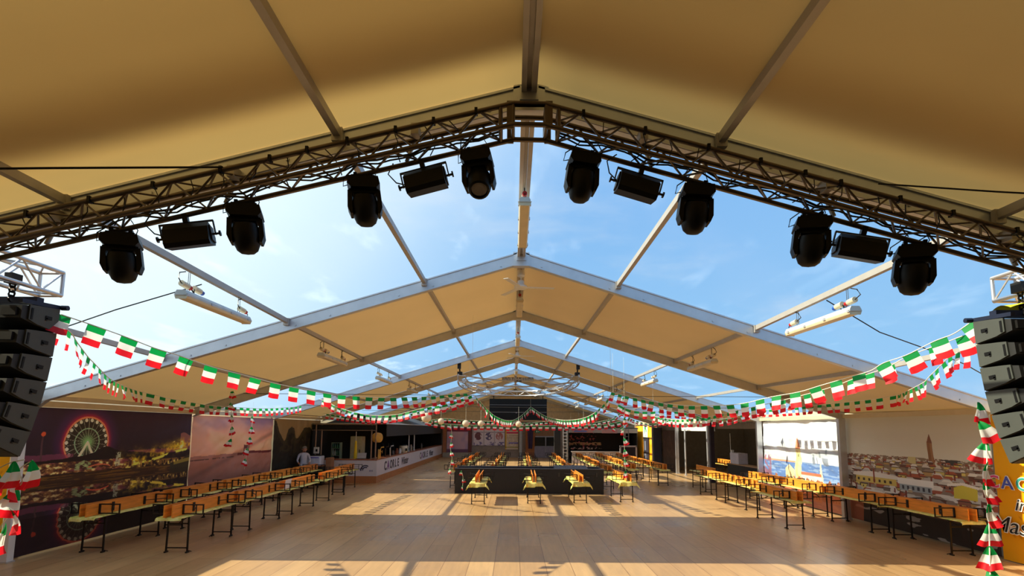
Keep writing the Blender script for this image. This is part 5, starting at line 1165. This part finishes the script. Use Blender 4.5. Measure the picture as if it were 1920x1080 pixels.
V = {"v1": [[-8.5,14.2,3.73],[-8.51,14.2,3.28],[-8.45,14.2,2.81],[-8.44,14.2,2.37],[-8.43,14.2,2.09]],"v2": [[-9.04,16.4,3.02],[-9.05,16.4,2.66],[-9.1,16.4,2.21],[-9.16,16.4,1.76],[-9.21,16.4,1.23]],"v3":[[-2.71,19.72,2.8],[-2.66,19.72,2.4],[-2.70,19.72,1.85],[-2.63,19.72,1.42],[-2.73,19.72,0.98],[-2.66,19.72,0.72]],"v4": [[3.68,16.6,3.78],[3.68,16.6,3.21],[3.64,16.6,2.66],[3.66,16.6,2.02],[3.67,16.6,1.48],[3.72,16.6,0.95]],"v5": [[5.54,5.9,3.01],[5.49,5.85,2.78],[5.5,5.8,2.52],[5.44,5.75,2.27],[5.36,5.7,2.06],[5.36,5.7,1.82],[5.35,5.7,1.58],[5.33,5.7,1.31],[5.31,5.7,1.03]],"v6": [[-5.4,5.3,2.27],[-5.53,5.3,2.17],[-5.49,5.3,2.03],[-5.59,5.3,1.88],[-5.59,5.3,1.71],[-5.66,5.3,1.57],[-5.71,5.3,1.43]],"v7": [[-2.26,19.9,0.94],[-2.19,19.9,0.67],[-2.2,19.9,0.24]],"v8": [[-5.67,5.2,2.18],[-5.53,5.2,2.25],[-5.39,5.2,2.28]]}
def flag_mesh(seed):
    r = random.Random(seed); w, h = 0.20, 0.255; mb = MB(); c1 = (r.random()-0.5)*0.10; c2 = (r.random()-0.5)*0.08
    for k, (z0, z1) in enumerate(((0,-h*0.33),(-h*0.33,-h*0.67),(-h*0.67,-h))):
        def fn(u, v):
            x = (u-0.5)*w; z = z0+(z1-z0)*v; q = -z/h
            return (x*(1-0.04*q), 0.015*math.sin(u*5+seed)*q + c1*q*q*0.6 + c2*q*(u-0.5), z-0.006*math.sin(u*PI)*q)
        mb.grid(fn, 5, 3, k)
    return mb.mesh('flag', [GREENF, WHITEF, REDF], True)
FM = [flag_mesh(i) for i in range(6)]
def limp_mesh(seed):
    r = random.Random(seed+50); w, h = 0.22, 0.27; mb = MB(); ph = r.random()*6; lean = (r.random()-0.5)*0.7
    for k, (z0, z1) in enumerate(((0,-h*0.38),(-h*0.38,-h*0.72),(-h*0.72,-h))):
        def fn(u, v):
            z = z0+(z1-z0)*v; q = -z/h; g = 0.10+0.90*q**0.75
            x = (u-0.5)*w*g + lean*0.12*q
            return (x, 0.035*math.sin(u*9+ph)*q + 0.02*math.sin(q*4+ph), z*(1-0.22*abs(u-0.5-0.2*math.sin(ph))))
        mb.grid(fn, 8, 4, k)
    return mb.mesh('flag', [GREENF, WHITEF, REDF], True)
LM = [limp_mesh(i) for i in range(6)]
def resample(pts, step):
    pts = [Vector(p) for p in pts]; out = [pts[0]]
    # smooth polyline (Catmull-Rom) then equal steps
    fine = []
    for i in range(len(pts)-1):
        p0 = pts[max(i-1,0)]; p1 = pts[i]; p2 = pts[i+1]; p3 = pts[min(i+2,len(pts)-1)]
        for q in range(12):
            t = q/12; fine.append(0.5*((2*p1)+(p2-p0)*t+(2*p0-5*p1+4*p2-p3)*t*t+(3*p1-p0-3*p2+p3)*t**3))
    fine.append(pts[-1]); res = [(fine[0],(fine[1]-fine[0]).normalized())]; acc = 0
    for i in range(1,len(fine)):
        d = (fine[i]-fine[i-1]); L = d.length
        while acc+L >= step:
            f = (step-acc)/L; p = fine[i-1]+d*f; res.append((p, d.normalized())); 
            d = fine[i]-p; L = d.length; acc = 0; fine[i-1] = p
        acc += L
    return fine, res
def garland(key, pts, label, step=0.35, scale=1.0, seed=1, first=0.25, limp=False, ties=None):
    r = random.Random(seed); fine, res = resample(pts, step)
    p0 = Vector(pts[0]); t = thing('flag_garland', label, 'bunting', tuple(p0), 0, 'green white and red flag garlands')
    mb = MB(); mb.tube(resample(pts, 0.12)[0][::2]+[Vector(pts[-1])], 0.007 if not limp else 0.006, 5); build(mb, 'string', ROPE, t)
    for q, (pp, zt) in enumerate(ties or []):
        mb = MB(); mb.tube([pp,(pp[0],pp[1],zt)], 0.0025, 4); build(mb, 'tie_string', ROPE, t)
    for i, (p, d) in enumerate(res):
        if i == 0 and pts[0][1] > 7 and not limp: continue
        o = bpy.data.objects.new('flag', (LM if limp else FM)[r.randrange(6)]); COL.objects.link(o); o.parent = t
        if not limp:
            if d.z*0 == 0 and abs(d.z) < 0.9:
                x = d; side = x.cross(Vector((0,0,1))).normalized(); z = side.cross(x).normalized()
                if z.z < 0: z = -z
                z = (z*0.8+Vector((0,0,1))*0.2); z = (z - x*z.dot(x)).normalized(); yv = z.cross(x)
            M = Matrix((x,yv,z)).transposed() @ Matrix.Rotation((r.random()-0.5)*0.5, 3, 'X')
        else:
            M = Matrix.Rotation(r.random()*2.0-1.0, 3, 'Z') @ Matrix.Rotation(0.7*(r.random()-0.5), 3, 'Y') @ Matrix.Rotation(0.5*(r.random()-0.5), 3, 'X')
        o.matrix_local = Matrix.Translation(p-p0) @ M.to_4x4() @ Matrix.Scale(scale, 4)
    return t
TIES = {'j':[((-5.31,27,3.0),3.62),((-4.11,27,3.19),3.62),((3.06,27,3.03),3.62),((5.45,27,3.26),3.62)],'k':[((3.92,30.0,3.24),3.72),((6.58,30.0,3.69),3.72)],'l':[((4.17,22.0,3.16),4.92),((5.15,22.0,3.27),4.60)],
 'a':[((-1.34,13.73,3.66),5.95)],'b':[((2.66,13.84,3.73),5.5)],'f':[((0.74,24.86,3.78),6.1)],'c':[((5.23,18.52,3.18),4.7)],'m':[((3.29,16.55,3.62),5.3)],'h':[((-7.68,18.56,3.75),3.92)],'d':[((8.7,17.46,3.4),3.60)],'e':[((-8.7,19.54,3.54),3.60)],'i':[((-2.0,20.14,3.95),5.7)],'n':[((-3.86,20.0,3.02),3.55),((4.33,20.0,2.99),3.55)]}
LB_ = {'a':'flag garland sweeping from the left speakers down to mid hall','b':'upper flag garland sweeping from the right speakers to mid hall','c':'lower flag garland running back from the right speakers','d':'flag garland from the right speakers turning along the right eaves',
 'e':'flag garland from the left speakers turning along the left eaves','f':'flag garland dipping left of the black hanging screen','g':'flag garland dipping right of the black hanging screen','h':'flag garland rising from the left tent side to the centre tie point',
 'i':'small flag garland above the bar, lowest on the left','j':'far scalloped flag garland crossing in front of the end wall','k':'far scalloped flag garland above the orange facade','l':'short looped flag garland beside the right hanging strand','m':'flag garland looping from the centre tie point to the right wall','n':'straight flag garland across the hall above the black counter'}
for i, k in enumerate(sorted(G)):
    st = {'a':0.37,'b':0.37,'c':0.40,'d':0.38,'e':0.38,'f':0.36,'g':0.36,'h':0.33,'m':0.33}.get(k, 0.27)
    garland(k, G[k], LB_[k], st, {'j':0.8,'k':0.8,'n':0.8,'l':0.7,'i':0.85}.get(k,1.0), 10+i, ties=TIES.get(k))
VL = {'v1':'flag strand hanging down before the sunset banner, left one','v2':'flag strand hanging down before the sunset banner, right one','v3':'flag strand hanging down at the left end of the black counter','v4':'flag strand on a ribbon hanging to the table right of the counter',
 'v5':'bright flag strand hanging down below the right speakers','v6':'bright flag strand hanging down below the left speakers','v7':'tiny flag strand hanging on the front of the black counter','v8':'short bright flag tail tied under the left speakers'}
for i, k in enumerate(sorted(V)):
    st = {'v5':0.245,'v6':0.20,'v8':0.2,'v7':0.3}.get(k, 0.36)
    garland(k, V[k], VL[k], st, {'v5':1.05,'v6':1.2,'v8':1.15,'v7':0.8,'v3':0.8}.get(k,0.95), 40+i, limp=True, ties={'v4':[((3.68,16.6,3.78),5.15)],'v1':[((-8.5,14.2,3.58),3.62)],'v2':[((-9.04,16.4,3.02),3.5)]}.get(k))
# paper rosettes / pompoms among the flags
def pom(x, y, z, r, lab):
    o = thing('paper_pompom', lab, 'paper ball', (x,y,z), 0, 'paper balls among the flags'); mb = MB(); M = Matrix.Translation((x,y,z))
    n = 16
    prof = [(r*math.sin(PI*i/10)*(1+0.06*(i%2)), -r*math.cos(PI*i/10)) for i in range(11)]
    mb.lathe(prof, M, n); build(mb, 'ball', mat('paper_cream',(232,214,190),0.8,trans=0.3), o, True)
    mb = MB(); mb.tube([(x,y,z+r*0.95),(x,y,3.55)],0.0025,4); build(mb, 'thread', ROPE, o)
for x, y, z, r, lab in ((-3.72,19.78,3.08,0.20,'large cream paper ball hanging over the bar corner among flags'),(-3.12,19.78,2.93,0.13,'cream paper ball hanging second from the left among flags'),(-2.10,19.78,2.85,0.14,'cream paper ball hanging above the photo posters'),(-1.48,19.78,2.86,0.12,'small cream paper ball right of the one above the posters'),(0.07,19.78,2.84,0.12,'cream paper ball hanging near the hall centre'),(2.73,19.78,2.94,0.11,'small cream paper ball right of the hanging screen')):
    pom(x, y, z, r, lab)
